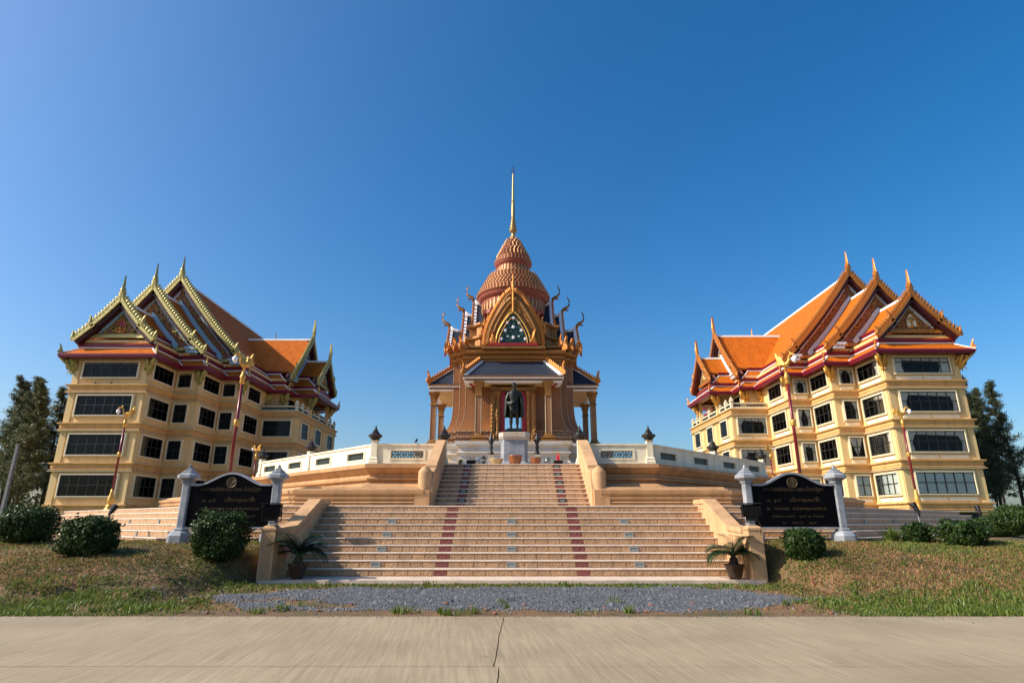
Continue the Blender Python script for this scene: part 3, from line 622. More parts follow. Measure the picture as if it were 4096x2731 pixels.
def parapet_side(p, q, posts, nopen):
    d = Vector((q[0] - p[0], q[1] - p[1], 0)); L_ = d.length; d.normalize(); n_ = Vector((d.y, -d.x, 0)); zb, zt = 3.78, 4.62; th = .16
    def W(s, o, z): v = Vector((p[0], p[1], 0)) + d * s + n_ * o; return (v.x, v.y, z)
    def bx(mb, s0, s1, o0, o1, z0, z1): mb.hexa([W(s0, o1, z0), W(s1, o1, z0), W(s1, o0, z0), W(s0, o0, z0)], [W(s0, o1, z1), W(s1, o1, z1), W(s1, o0, z1), W(s0, o0, z1)])
    opens = []; seg = L_ / nopen
    for i in range(nopen):
        c = seg * (i + .5); opens.append((c - .68, c + .68))
    z0, z1 = 4.045, 4.345; mb = MB(); bx(mb, 0, L_, 0, -th, zb, z0); bx(mb, 0, L_, 0, -th, z1, zt - .05); s = 0
    for a, b in opens + [(L_, L_)]:
        if a - s > .01: bx(mb, s, a, -.001, -th + .001, z0, z1)
        s = b
    o = mb.obj("wall_panel", 'cream_wall', par)
    mb = MB(); bx(mb, -.02, L_ + .02, .05, -th - .05, zt - .05, zt + .02); bx(mb, 0, L_, .035, -th - .03, zb, zb + .10); mb.obj("rail", 'cream_wall', par)
    for a, b in opens:
        mb = MB(); fw = .07
        bx(mb, a - fw, b + fw, .03, 0, z1, z1 + fw); bx(mb, a - fw, b + fw, .03, 0, z0 - fw, z0); bx(mb, a - fw, a, .029, 0, z0, z1); bx(mb, b, b + fw, .029, 0, z0, z1)
        mb.obj("opening_frame", 'cream_wall', par)
        w_ = (b - a) / 5
        for i in range(5):
            c = W(a + w_ * (i + .5), -.09, (z0 + z1) / 2); inst("pierced_block", BLOCK, o, fmat(c, d * (w_ - .02), n_ * .05, Vector((0, 0, z1 - z0 - .01))))
    for s in posts:
        mb = MB(); c = W(s, -.06, 0); ang = math.atan2(d.y, d.x)
        mb.lathe([(.25, 3.78), (.27, 3.80), (.27, 3.9), (.23, 3.96), (.25, 4.02), (.18, 4.08), (.17, 4.6), (.17, 4.74), (.20, 4.76), (.20, 4.79)], 4, c[:2], R(45) + ang); mb.obj("post", 'cream_wall', par)
        inst("urn_finial", URN, par, Matrix.Translation((c[0], c[1], 4.785)) @ Matrix.Rotation(ang, 4, 'Z'))
t14 = 14 * math.tan(R(22.5))
parapet_side((3.0, TC - 14), (t14, TC - 14), [-.12, t14 - 3.0], 1); parapet_side((-t14, TC - 14), (-3.0, TC - 14), [0, t14 - 3.0 + .12], 1)
parapet_side((t14, TC - 14), (14, TC - t14), [5.8, 11.4], 4); parapet_side((-14, TC - t14), (-t14, TC - 14), [.2, 5.8], 4)
parapet_side((14, TC - t14), (14, TC + t14), [5.8], 4); parapet_side((-14, TC + t14), (-14, TC - t14), [5.8], 4)
# ================================================================ FLANKING BUILDINGS
W1, W2, W3, WB = 3.1, 5.3, 7.4, 11.2
YF, Y2, Y3, YB0, YB1 = 48., 52., 56., 60.7, 74.3
YC = 67.5; YBK = 2 * YC - YF
def flame_mesh(name, pts, th, m):
    """flat flame leaf in the x-z plane, thickness th, bevelled centre"""
    mb = MB(); n = len(pts); c = (sum(p[0] for p in pts) / n, sum(p[1] for p in pts) / n)
    b = mb.p(*[(p[0], -th * .25, p[1]) for p in pts], *[(p[0], th * .25, p[1]) for p in pts], (c[0], -th * .6, c[1]), (c[0], th * .6, c[1]))
    for i in range(n):
        j = (i + 1) % n; mb.idx((b + i, b + j, b + 2 * n)); mb.idx((b + n + j, b + n + i, b + 2 * n + 1)); mb.idx((b + i, b + n + i, b + n + j, b + j))
    me = mb.mesh(name); me.materials.append(MATS[m]); return me
LEAF = [(-.10, -.05), (.10, -.05), (.15, .06), (.16, .17), (.10, .26), (.13, .36), (.02, .30), (-.07, .22), (-.12, .10)]
TALL = [(-.16, 0), (.16, 0), (.22, .22), (.20, .42), (.26, .50), (.16, .62), (.18, .78), (.09, .95), (.06, 1.25), (.025, 1.6), (0, 2.0), (-.025, 1.6), (-.06, 1.25), (-.09, .95), (-.18, .78), (-.16, .62), (-.26, .50), (-.20, .42), (-.22, .22)]
HOOK = [(-.16, 0), (.22, 0), (.30, .14), (.24, .30), (.16, .36), (.20, .48), (.13, .56), (.16, .70), (.24, .86), (.14, .80), (.06, .66), (.02, .50), (-.06, .44), (-.04, .32), (-.14, .22)]
GOLDS = {}
for g_ in ('gold_pale', 'gold_orange', 'gold', 'gold_deep', 'spire_gold', 'spire_rose'):
    GOLDS[g_] = (flame_mesh("leaf", LEAF, .12, g_), flame_mesh("finial", TALL, .22, g_), flame_mesh("hook", HOOK, .16, g_))
def spiral(mb, c, r, ax, az, nrm, th, turns=1.6, ph=0, hand=1):
    pts = []; rad = []
    for i in range(13):
        t = i / 12; a = ph + hand * t * turns * 6.28; q = r * (1 - .85 * t)
        pts.append(tuple(c[k] + ax[k] * q * math.cos(a) + az[k] * q * math.sin(a) + nrm[k] * th for k in range(3))); rad.append(r * .20 * (1 - .3 * t))
    mb.tube(pts, rad, 5)
def in_poly(x, z, P):
    c = False; j = len(P) - 1
    for i in range(len(P)):
        if (P[i][1] > z) != (P[j][1] > z) and x < (P[j][0] - P[i][0]) * (z - P[i][1]) / (P[j][1] - P[i][1]) + P[i][0]: c = not c
        j = i
    return c
def make_building(side):
    s = 1 if side == 'L' else -1
    cx_, dy, dz = (-33.4, 0, 0) if side == 'L' else (33.55, -.9, .15)
    xf = lambda u, y, z: (cx_ + s * u, y + dy, z + dz)
    xv = lambda u, y, z=0: Vector((s * u, y, z))
    band = 'sky_band_shade' if side == 'L' else 'sky_band'; gold = 'gold_pale' if side == 'L' else 'gold_orange'; leaf, tall, hook = GOLDS[gold]
    lab = ("cream five-tier building with unlit dark windows and pale yellow gilded gables" if side == 'L' else "cream five-tier building with curtained windows and copper-orange gilded gables in full sun")
    root = empty("thai_style_building", xf(0, YF, .9), lab, "building")
    def A(mb, name, m, parent=None, **k): return mb.obj(name, m, parent or root, **k)
    M = lambda: MB(xf)
    # ---- plans (counter clockwise, u to the right)
    half = [(W1, YF), (W1, Y2), (W2, Y2), (W2, Y3), (W3, Y3)]
    low = half + [(W3, YB0), (WB, YB0), (WB, YB1), (W3, YB1)] + [(u, 2 * YC - y) for u, y in half[::-1]]
    low = low + [(-u, y) for u, y in low[::-1]]
    up = half + [(W3, YC - 5.3), (9.0, YC - 5.3), (9.0, YC - 3.1), (11.4, YC - 3.1), (11.4, YC + 3.1), (9.0, YC + 3.1), (9.0, YC + 5.3), (W3, YC + 5.3)] + [(u, 2 * YC - y) for u, y in half[::-1]]
    up = up + [(-u, y) for u, y in up[::-1]]
    topw = half + [(W3, YC - 5.3), (9.0, YC - 5.3), (9.0, YC + 5.3), (W3, YC + 5.3)] + [(u, 2 * YC - y) for u, y in half[::-1]]
    topw = topw + [(-u, y) for u, y in topw[::-1]]
    ZC = [2.77, 5.99, 9.18, 12.34]
    A(M().prism(low, .2, 12.2), "wall", 'stucco'); A(M().prism(topw, 12.1, 16.2), "top_storey_wall", 'stucco')
    prof = lambda z: [(0, z - .62), (.06, z - .60), (.20, z - .56), (.20, z - .52), (.10, z - .50), (.10, z - .40), (.16, z - .37), (.12, z - .30), (.12, z - .22), (.22, z - .14), (.30, z - .08), (.30, z - .01), (0, z)]
    for i, z in enumerate(ZC): A(M().mold(low, prof(z)), "cornice", 'stucco_band')
    # lip in lighter paint under each cornice
    for i, z in enumerate(ZC): A(M().mold(low, [(0, z - .70), (.27, z - .68), (.27, z - .64), (0, z - .63)]), "string_course", 'stucco_trim')
    A(M().mold(topw, [(0, 14.1), (.05, 14.12), (.05, 14.5), (0, 14.52)]), "frieze", 'stucco')
    # ---- wall faces with windows: (p, q, [(centre fraction, width, columns)])
    def frame_of(p, q):
        a = Vector(xf(p[0], p[1], 0)); b = Vector(xf(q[0], q[1], 0)); d = b - a; L_ = d.length; d.normalize(); o = Vector((d.y, -d.x, 0)) * (1 if s > 0 else -1); return a, d, o, L_
    barm = {}; rnd = random.Random(3)
    def unit_pane():
        if 'pane' not in barm:
            mb = MB(); mb.box(-.5, .5, -.5, .5, -.5, .5); me = mb.mesh("pane"); me.materials.append(MATS['glass']); barm['pane'] = me
        return barm['pane']
    def window(a, d, o, c, w_, z0, z1, cols, split, cur):
        z0 += dz; z1 += dz
        def P(t, n_, z): v = a + d * t + o * n_; return (v.x, v.y, z)
        def bx(mb, t0, t1, n0, n1, za, zb): mb.hexa([P(t0, n1, za), P(t1, n1, za), P(t1, n0, za), P(t0, n0, za)], [P(t0, n1, zb), P(t1, n1, zb), P(t1, n0, zb), P(t0, n0, zb)])
        l, r_ = c - w_ / 2, c + w_ / 2; fr = MB(); fw = .13
        for q, (f0, f1, dep) in enumerate(((.05, fw, .17), (0, .055, .20))):
            e = f0; g = f1 if q == 0 else .055
            bx(fr, l - f1, r_ + f1, .0, dep, z1 + f0, z1 + f1); bx(fr, l - f1, r_ + f1, .0, dep, z0 - f1, z0 - f0)
            bx(fr, l - f1, l - f0, .0, dep - .002, z0 - f0, z1 + f0); bx(fr, r_ + f0, r_ + f1, .0, dep - .002, z0 - f0, z1 + f0)
        win = fr.obj("window", 'stucco_trim', root)
        mb = MB(); bx(mb, l, r_, .004, .012, z0, z1); mb.obj("recess", 'interior', win)
        mb = MB(); bw = .026; zs = z0 + (z1 - z0) * split
        for i in range(cols + 1):
            t = l + w_ * i / cols; bx(mb, t - bw if 0 < i else t, t + bw if i < cols else t, .085, .118, z0, z1)
        for z in (z0 + bw, zs, z1 - bw): bx(mb, l, r_, .087, .116, z - bw, z + bw)
        mb.obj("glazing_bars", 'win_bar', win)
        me = unit_pane()
        for i in range(cols):
            for za, zb in ((z0 + .05, zs - .03), (zs + .03, z1 - .05)):
                t0, t1 = l + w_ * i / cols + .03, l + w_ * (i + 1) / cols - .03
                inst("pane", me, win, fmat(P((t0 + t1) / 2, .10, (za + zb) / 2), d * (t1 - t0), o * .012, Vector((0, 0, zb - za))))
        def cloth(edge, name, m):
            """edge(z01)->(t0,t1) span of the cloth at that height"""
            rows = []
            for k in range(9):
                t = k / 8; e0, e1 = edge(t); rows.append([P(e0 + (e1 - e0) * j / 14, .055 + .014 * ((j % 2) * 2 - 1), z0 + .05 + (z1 - z0 - .1) * t) for j in range(15)])
            q = MB().sheet(rows); ob = q.obj(name, m, win); return ob
        if cur == 'blind':
            for i in range(cols): cloth(lambda t, i=i: (l + w_ * i / cols + .02, l + w_ * (i + 1) / cols - .02), "blind", 'blind')
        elif cur == 'drape':
            k0, k1 = rnd.choice((.15, .5, .62)), rnd.uniform(.25, .5); wl, wr = [min(w_ * .38, .8) * rnd.uniform(.6, 1.15) for _ in (0, 1)]
            def tie(t, k0=k0, k1=k1): return (1 - k0 + k0 * ((t - k1) / (1 - k1)) ** 1.3) if t > k1 else (1 - k0) + .18 * (k1 - t) / k1
            if rnd.random() < .93: cloth(lambda t: (l + .02, l + .02 + wl * tie(t)), "curtain", 'curtain')
            if rnd.random() < .9: cloth(lambda t: (r_ - .02 - wr * tie(t), r_ - .02), "curtain", 'curtain')
            if rnd.random() < .45: cloth(lambda t: (l, r_) if t > .80 else (l + w_ * .5 * (.8 - t) * 0, l + .001), "valance", 'curtain')
        elif cur == 'net':
            cloth(lambda t: (l + .02 + w_ * .5 * (1 - t) * .9, r_ - .02 - w_ * .5 * (1 - t) * .9), "net_curtain", 'curtain')
        elif cur == 'full': cloth(lambda t: (l + .02, r_ - .02), "curtain", 'curtain')
    WZ = [(3.40, 5.02), (6.60, 8.22), (9.79, 11.39), (12.95, 14.22)]
    def face(p, q, wins, floors, pil=True, panels=True):
        a, d, o, L_ = frame_of(p, q)
        def P(t, n_, z): v = a + d * t + o * n_; return (v.x, v.y, z + dz)
        def bx(mb, t0, t1, n0, n1, za, zb): mb.hexa([P(t0, n1, za), P(t1, n1, za), P(t1, n0, za), P(t0, n0, za)], [P(t0, n1, zb), P(t1, n1, zb), P(t1, n0, zb), P(t0, n0, zb)])
        for fl in floors:
            z0, z1 = WZ[fl]; lo, hi = (ZC[fl], (ZC[fl + 1] - .70) if fl < 3 else 14.1)
            if pil:
                for t0, t1 in ((0, .5), (L_ - .5, L_)):
                    mb = MB(); bx(mb, t0 + (.0 if t0 == 0 else 0), t1, 0, .07, lo, hi); mb.obj("pilaster", 'stucco', root)
            for cf, w_, cols in wins:
                c = L_ * cf
                cur = None
                if side == 'R':
                    cur = 'blind' if fl == 0 else rnd.choice(['drape', 'drape', 'drape', 'net'] if cols <= 2 else ['drape', 'drape', 'drape'])
                    if fl == 3 and cols <= 2: cur = rnd.choice(['full', 'drape'])
                window(a, d, o, c, w_, z0, z1, cols, .52 if fl < 3 else .70, cur)
                if side == 'R' and panels:
                    k = 2 if w_ > 2 else 1; g_ = .16
                    for i in range(k):
                        t0 = c - w_ / 2 + i * w_ / k + (g_ / 2 if i else 0); t1 = c - w_ / 2 + (i + 1) * w_ / k - (g_ / 2 if i < k - 1 else 0)
                        mb = MB(); bx(mb, t0, t1, 0, .045, z0 - .53, z0 - .24); mb.obj("apron_panel", 'panel_cream', root)
    ALL = (0, 1, 2, 3)
    face((-W1, YF), (W1, YF), [(.5, 4.5, 6)], ALL); face((W1, YF), (W1, Y2), [(.5, 2.95, 4)], ALL); face((W1, Y2), (W2, Y2), [(.44, 1.15, 2)], ALL, pil=False)
    face((W2, Y2), (W2, Y3), [(.5, 2.95, 4)], ALL); face((W2, Y3), (W3, Y3), [(.44, 1.15, 2)], ALL, pil=False)
    face((W3, Y3), (W3, YB0), [(.5, 3.1, 4)], (0, 1, 2)); face((W3, Y3), (W3, YC - 5.3), [(.4, 2.9, 4)], (3,), pil=False)
    face((W3, YB0), (WB, YB0), [(.5, 2.85, 4)], (0, 1, 2)); face((WB, YB0), (WB, YB1), [(.17, 2.0, 4), (.5, 2.0, 4), (.83, 2.0, 4)], (0, 1, 2))
    face((9.0, YC - 5.3), (9.0, YC + 5.3), [(.2, 2.0, 3), (.5, 2.4, 3), (.8, 2.0, 3)], (3,), pil=False, panels=False)
    for t in (.335, .665):                       # twin pilasters between the bay windows
        a, d, o, L_ = frame_of((WB, YB0), (WB, YB1))
        for e in (-.28, .12):
            for fl in (0, 1, 2):
                mb = MB(); t0 = t * L_ + e; z0, z1 = ZC[fl] + dz, ZC[fl + 1] - .7 + dz
                pt = [a + d * t0, a + d * (t0 + .16)]; mb.hexa([(pt[0].x, pt[0].y, z0), (pt[1].x, pt[1].y, z0), (pt[1].x + o.x * .08, pt[1].y + o.y * .08, z0), (pt[0].x + o.x * .08, pt[0].y + o.y * .08, z0)],
                        [(pt[0].x, pt[0].y, z1), (pt[1].x, pt[1].y, z1), (pt[1].x + o.x * .08, pt[1].y + o.y * .08, z1), (pt[0].x + o.x * .08, pt[0].y + o.y * .08, z1)]); mb.obj("pilaster", 'stucco', root)
    mb = M(); mb.box(-2.3, 2.3, YF - .03, YF, 1.0, 2.0); A(mb, "basement_opening", 'interior')
    # ---- balcony balustrade on the bay
    bal = M(); bp = [(W3 + .1, YB0 + .12), (WB - .12, YB0 + .12), (WB - .12, YB1 - .12), (W3 + .1, YB1 - .12)]
    bal.mold(bp, [(-.08, 12.3), (.08, 12.3), (.08, 12.56), (-.08, 12.56), (-.08, 12.3)], closed=False); bal.mold(bp, [(-.1, 12.86), (.1, 12.86), (.1, 12.98), (-.1, 12.98), (-.1, 12.86)], closed=False)
    bo = A(bal, "balcony_rail", 'stucco_trim')
    for p, q in zip(bp[:-1], bp[1:]):
        a, d, o, L_ = frame_of(p, q); n = int(L_ / .34)
        for i in range(n):
            c = a + d * (L_ * (i + .5) / n); inst("balcony_block", BLOCK, bo, fmat((c.x, c.y, 12.71 + dz), d * (L_ / n - .05), o * .06, Vector((0, 0, .28))))
    pp = [bp[1], bp[2]] + [(WB - .12, YB0 + .12 + k) for k in (1.6, 3.4, 7, 9.6, 11.6)]
    for u, y in pp:
        mb = M(); mb.lathe([(.17, 12.3), (.17, 13.05), (.23, 13.1), (.25, 13.2), (.15, 13.32), (.17, 13.38), (.08, 13.5), (.0, 13.66)], 4, (u, y), R(45)); A(mb, "balcony_post", 'stucco_trim', bo)
    for y in (YC - 3.0, YC + 3.0):
        mb = M(); mb.lathe([(.3, 12.3), (.3, 12.6), (.24, 12.65), (.24, 14.3), (.34, 14.5)], 4, (11.2, y), R(45)); A(mb, "porch_column", 'stucco')
    # ---- skirt roofs following the plan
    A(M().mold(up, [(-.15, 15.52), (.95, 14.75)]), "lower_eave_tiles", 'roof_orange'); A(M().mold(up, [(.95, 14.77), (.98, 14.74), (.98, 14.60), (.92, 14.58), (.92, 14.44), (.84, 14.42), (.0, 14.56)]), "eave_fascia", 'burgundy')
    A(M().mold(up, [(-.12, 14.58), (.83, 14.43)]), "soffit", 'stucco_trim')
    A(M().mold(up, [(-.10, 15.50), (.06, 15.46), (.06, 15.55), (-.10, 15.62)]), "ridge_line", 'white_paint')
    A(M().mold(up, [(-.1, 15.56), (.10, 15.56), (.10, 15.66), (.14, 15.68), (.14, 15.85), (-.1, 15.87)]), "middle_fascia", 'burgundy')
    A(M().mold(up, [(-1.12, 17.0), (.15, 15.85)]), "upper_eave_tiles", 'roof_orange')
    A(M().mold(up, [(-1.12, 16.92), (-.94, 16.88), (-.94, 16.98), (-1.12, 17.04)]), "ridge_line", 'white_paint')
    A(M().mold(up, [(-1.2, 17.0), (-.92, 17.0), (-.92, 17.10), (-.88, 17.12), (-.88, 17.27), (-1.2, 17.3)]), "upper_fascia", 'burgundy')
    # white hips and flames on the skirt corners
    n = len(up)
    for i in range(n):
        p0, p1, p2 = up[i - 1], up[i], up[(i + 1) % n]; c = (p1[0] - p0[0]) * (p2[1] - p1[1]) - (p1[1] - p0[1]) * (p2[0] - p1[0])
        if p1[1] > YC + 6: continue
        n1 = ((p1[1] - p0[1]), -(p1[0] - p0[0])); l = math.hypot(*n1); n1 = (n1[0] / l, n1[1] / l); q = ((p2[1] - p1[1]), -(p2[0] - p1[0])); l = math.hypot(*q); q = (q[0] / l, q[1] / l); m_ = (n1[0] + q[0], n1[1] + q[1])
        for (o0, z0), (o1, z1) in (((-.12, 15.54), (.97, 14.78)), ((-1.0, 16.93), (.16, 15.88))):
            mb = M(); mb.tube([(p1[0] + m_[0] * o0, p1[1] + m_[1] * o0, z0), (p1[0] + m_[0] * (o0 + o1) / 2, p1[1] + m_[1] * (o0 + o1) / 2, (z0 + z1) / 2 - .03), (p1[0] + m_[0] * o1, p1[1] + m_[1] * o1, z1)], .065, 5); A(mb, "hip", 'white_paint')
        if c > 0:
            for o1, z1, sc in ((.93, 14.80, .95), (.10, 15.88, .8)):
                if z1 > 15 and p1[1] > Y3 + 3: continue
                dv = Vector(xf(p1[0] + m_[0], p1[1] + m_[1], 0)) - Vector(xf(p1[0], p1[1], 0)); dv.normalize(); up_ = Vector((0, 0, 1)); sd = dv.cross(up_)
                inst("corner_flame", hook, root, fmat(xf(p1[0] + m_[0] * (o1 - .12), p1[1] + m_[1] * (o1 - .12), z1), dv * sc, sd * sc, up_ * sc))
    # brackets under the eaves at the outer corners
    def bracket(u, y, du, dy_):
        mb = M()
        for k, (ox, oy) in enumerate(((du, dy_), (du * .75 + .0, dy_ * .1), (du * .1, dy_ * .75))):
            pts = [(u, y, 13.2), (u + ox * .12, y + oy * .12, 13.35), (u + ox * .22, y + oy * .22, 13.75), (u + ox * .5, y + oy * .5, 14.1), (u + ox * .8, y + oy * .8, 14.42)]
            mb.tube(pts, [.03, .10, .16, .12, .10], 6); mb.tube([(u + ox * .12, y + oy * .12, 13.5), (u + ox * .34, y + oy * .34, 13.3), (u + ox * .3, y + oy * .3, 13.05)], [.08, .05, .01], 5)
            mb.ball((u + ox * .45, y + oy * .45, 14.25), .17, 7, 5)
        for t in (-.35, 0, .35):
            mb.tube([(u + du * .12 - abs(t) * du * .2 + (t * 1.0 if dy_ else 0), y + dy_ * .12, 13.55), (u + du * .3 + t, y + dy_ * .35, 14.4)], [.05, .15], 6)
        A(mb, "eave_bracket", 'gold' if side == 'R' else 'gold_pale', smooth=True)
    for u, y in ((W1, YF), (W2, Y2), (W3, Y3), (9.0, YC - 5.3), (11.3, YC - 3.1), (11.3, YC + 3.1)): bracket(u, y, 1, -1 if y < YC else 1)
    bracket(-W1, YF, -1, -1)
    for y in (Y3 + 5.6,): bracket(W3, y, 1, -.05)
    # ---- gables: local (a across, d outward distance along axis, z)
    def gable(T, TM, w_, Rz, d0, d1, uv_off, tymp=True, prev=None, nleaf=None, both=True):
        """T(a, d, z) -> building coords; roof runs from d0 (gable face) to d1; w_ = wall half width"""
        um = w_ - 1.0; zb = 17.22
        prf = [(um * t, Rz - (Rz - zb) * (t + .16 * t * (1 - t))) for t in np.linspace(0, 1, 9)]
        for sg in (-1, 1):
            mb = M(); ln = [0]
            for q in range(8): ln.append(ln[-1] + math.hypot(prf[q + 1][0] - prf[q][0], prf[q + 1][1] - prf[q][1]))
            rows = [[T(sg * a, d0, z), T(sg * a, d1, z)] for a, z in prf]; uvs = [[(d0, v_), (d1, v_)] for v_ in ln]
            mb.sheet(rows, uvs); rows2 = [[T(sg * a, d0, z - .14), T(sg * a, d1, z - .14)] for a, z in prf]; mb.sheet(rows2, uvs)
            A(mb, "roof_slope", 'roof_orange')
        mb = M(); k = 7
        mb.hexa([T(-.13, d0 - .1, Rz - .12), T(.13, d0 - .1, Rz - .12), T(.13, d1, Rz - .12), T(-.13, d1, Rz - .12)], [T(-.09, d0 - .1, Rz + .10), T(.09, d0 - .1, Rz + .10), T(.09, d1, Rz + .10), T(-.09, d1, Rz + .10)]); A(mb, "roof_ridge", 'white_paint')
        # bargeboards with leaf crest
        lo = [(um - .25, 17.35), (um + .45, 16.72), (w_ + .22, 15.98)]
        for sg in (-1, 1):
            for seg, pts in enumerate((prf, lo)):
                bd, rb, wl = M(), M(), M()
                for (a0, z0), (a1, z1) in zip(pts[:-1], pts[1:]):
                    l = math.hypot(a1 - a0, z1 - z0); na, nz_ = -(z1 - z0) / l, (a1 - a0) / l; na, nz_ = abs(na), abs(nz_)
                    def Q(a, z, e, d): return T(sg * (a + na * e), d, z + nz_ * e)
                    bd.hexa([Q(a0, z0, -.10, d0 - .18), Q(a1, z1, -.10, d0 - .18), Q(a1, z1, -.10, d0 + .10), Q(a0, z0, -.10, d0 + .10)], [Q(a0, z0, .16, d0 - .18), Q(a1, z1, .16, d0 - .18), Q(a1, z1, .16, d0 + .10), Q(a0, z0, .16, d0 + .10)])
                    rb.hexa([Q(a0, z0, -.38, d0 - .02), Q(a1, z1, -.38, d0 - .02), Q(a1, z1, -.38, d0 + .6), Q(a0, z0, -.38, d0 + .6)], [Q(a0, z0, -.12, d0 - .02), Q(a1, z1, -.12, d0 - .02), Q(a1, z1, -.12, d0 + .6), Q(a0, z0, -.12, d0 + .6)])
                bo_ = A(bd, "bargeboard", gold); A(rb, "rafter_board", 'rafter_shade')
                # leaves
                tot = 0; seglen = [math.hypot(b[0] - a[0], b[1] - a[1]) for a, b in zip(pts[:-1], pts[1:])]; tot = sum(seglen); n_ = max(2, int(tot / .30))
                for i in range(n_):
                    t = (i + .6) / n_ * tot; j = 0
                    while j < len(seglen) - 1 and t > seglen[j]: t -= seglen[j]; j += 1
                    f = t / seglen[j]; a = pts[j][0] + (pts[j + 1][0] - pts[j][0]) * f; z = pts[j][1] + (pts[j + 1][1] - pts[j][1]) * f; l = seglen[j]
                    ta, tz = (pts[j + 1][0] - pts[j][0]) / l, (pts[j + 1][1] - pts[j][1]) / l; na, nz_ = -tz, ta
                    # tangent pointing up the slope
                    X_ = TM(-sg * ta, 0, -tz); Z_ = TM(sg * na, 0, nz_); Y_ = TM(0, 1, 0); o = T(sg * (a + na * .14), d0 - .04, z + nz_ * .14)
                    inst("crest_leaf", leaf, bo_, fmat(xf(*o), X_ * 1.3, Y_ * 1.5, Z_ * 1.4))
                ea, ez = pts[-1]; inst("corner_flame", hook, bo_, fmat(xf(*T(sg * ea, d0 - .06, ez + .02)), TM(sg, 0, 0) * (1.15 if seg == 0 else 1.0), TM(0, 1, 0) * 1.5, Vector((0, 0, 1.15 if seg == 0 else 1.0))))
        inst("gable_finial", tall, root, fmat(xf(*T(0, d0 - .06, Rz + .05)), TM(1, 0, 0) * 1.25, TM(0, 1, 0) * 1.6, Vector((0, 0, 1.08 if Rz < 21 else 1.2))))
        # tympanum
        dt = d0 + .62; P = [(0, Rz - .55), (um - .25, 17.35), (w_ - .35, 16.5), (-w_ + .35, 16.5), (-um + .25, 17.35)]
        mb = M(); mb.slab([T(a, dt, z) for a, z in P], Vector(T(0, .3, 0)) - Vector(T(0, 0, 0))); A(mb, "tympanum", 'carve_red' if side == 'L' else 'carve_red')
        mb = M()
        for sg in (-1, 1):
            for q in range(8):
                (a0, z0), (a1, z1) = prf[q], prf[q + 1]; l = math.hypot(a1 - a0, z1 - z0); na, nz_ = -(z1 - z0) / l, (a1 - a0) / l; na, nz_ = abs(na), abs(nz_)
                e0, e1 = -.62, -.38; B = [(a0 + na * e0, z0 + nz_ * e0), (a1 + na * e0, z1 + nz_ * e0), (a1 + na * e1, z1 + nz_ * e1), (a0 + na * e1, z0 + nz_ * e1)]
                if min(b[0] for b in B) < 0: B = [(max(0, b[0]), b[1]) for b in B]
                mb.slab([T(sg * a, dt - .06, z) for a, z in B], Vector(T(0, .06, 0)) - Vector(T(0, 0, 0)))
        A(mb, "tympanum_border", band)
        mb = M(); mb.hexa([T(-w_ + .4, dt - .22, 16.38), T(w_ - .4, dt - .22, 16.38), T(w_ - .4, dt, 16.38), T(-w_ + .4, dt, 16.38)], [T(-um, dt - .16, 16.72), T(um, dt - .16, 16.72), T(um, dt, 16.72), T(-um, dt, 16.72)]); A(mb, "tympanum_sill", gold)
        # carved scrolls, big outside, small inside
        IP = [(0, Rz - 1.1), (um - .5, 17.15), (um - .2, 16.8), (-um + .2, 16.8), (-um + .5, 17.15)]
        if um > 2.5: IP = [(0, Rz - 1.0), (um - .5, 17.4), (um - .2, 16.85), (-um + .2, 16.85), (-um + .5, 17.4)]
        hole = None if prev is None else prev
        mb = M(); placed = []; rr = random.Random(int(Rz * 10)); tries = 0
        ax, az, nn = Vector(T(1, 0, 0)) - Vector(T(0, 0, 0)), Vector((0, 0, 1)), Vector(T(0, -1, 0)) - Vector(T(0, 0, 0))
        while tries < 3000 and len(placed) < 190:
            tries += 1; r_ = .26 if tries < 500 else (.17 if tries < 1500 else .10); a = rr.uniform(-um, um); z = rr.uniform(16.85, Rz - 1)
            if prev is None and um < 2.5 and abs(a) < .62 and z < 18.1: continue
            if hole is not None and z < hole(abs(a)) + .2: continue
            if not in_poly(a, z, IP) or any((a - p[0]) ** 2 + (z - p[1]) ** 2 < (r_ * .92 + p[2] * .92) ** 2 for p in placed): continue
            placed.append((a, z, r_)); spiral(mb, T(a, dt - .01, z), r_, ax, az, nn, .03, 1.5, rr.uniform(0, 6.3), rr.choice((-1, 1)))
        A(mb, "carved_scrolls", gold if side == 'L' else 'gold', smooth=True)
        if prev is None and um < 2.5 and tymp:      # niche with emblem
            mb = M(); nP = [(-.42, 16.9), (.42, 16.9), (.42, 17.55), (.25, 17.85), (0, 18.2), (-.25, 17.85), (-.42, 17.55)]
            mb.slab([T(a, dt - .05, z) for a, z in nP], Vector(T(0, .05, 0)) - Vector(T(0, 0, 0))); A(mb, "niche", 'temple_red' if side == 'L' else 'panel_cream')
            mb = M()
            for (a0, z0), (a1, z1) in zip(nP, nP[1:] + nP[:1]): mb.tube([T(a0, dt - .07, z0), T(a1, dt - .07, z1)], .05, 5)
            if side == 'L':
                for q in (-.3, -.2, .2, .3): mb.tube([T(q, dt - .07, 16.9), T(q, dt - .07, 17.5)], .025, 5)
                mb.ball(T(0, dt - .08, 17.25), .15, 8, 6); mb.tube([T(0, dt - .08, 17.3), T(0, dt - .08, 17.6)], [.06, .0], 5); mb.hexa([T(-.3, dt - .12, 16.86), T(.3, dt - .12, 16.86), T(.3, dt, 16.86), T(-.3, dt, 16.86)], [T(-.22, dt - .12, 17.05), T(.22, dt - .12, 17.05), T(.22, dt, 17.05), T(-.22, dt, 17.05)])
            else:
                for q in np.linspace(-.9, .9, 9): mb.tube([T(0, dt - .08, 17.3), T(.34 * math.sin(q), dt - .08, 17.3 + .5 * math.cos(q))], [.03, .045], 5)
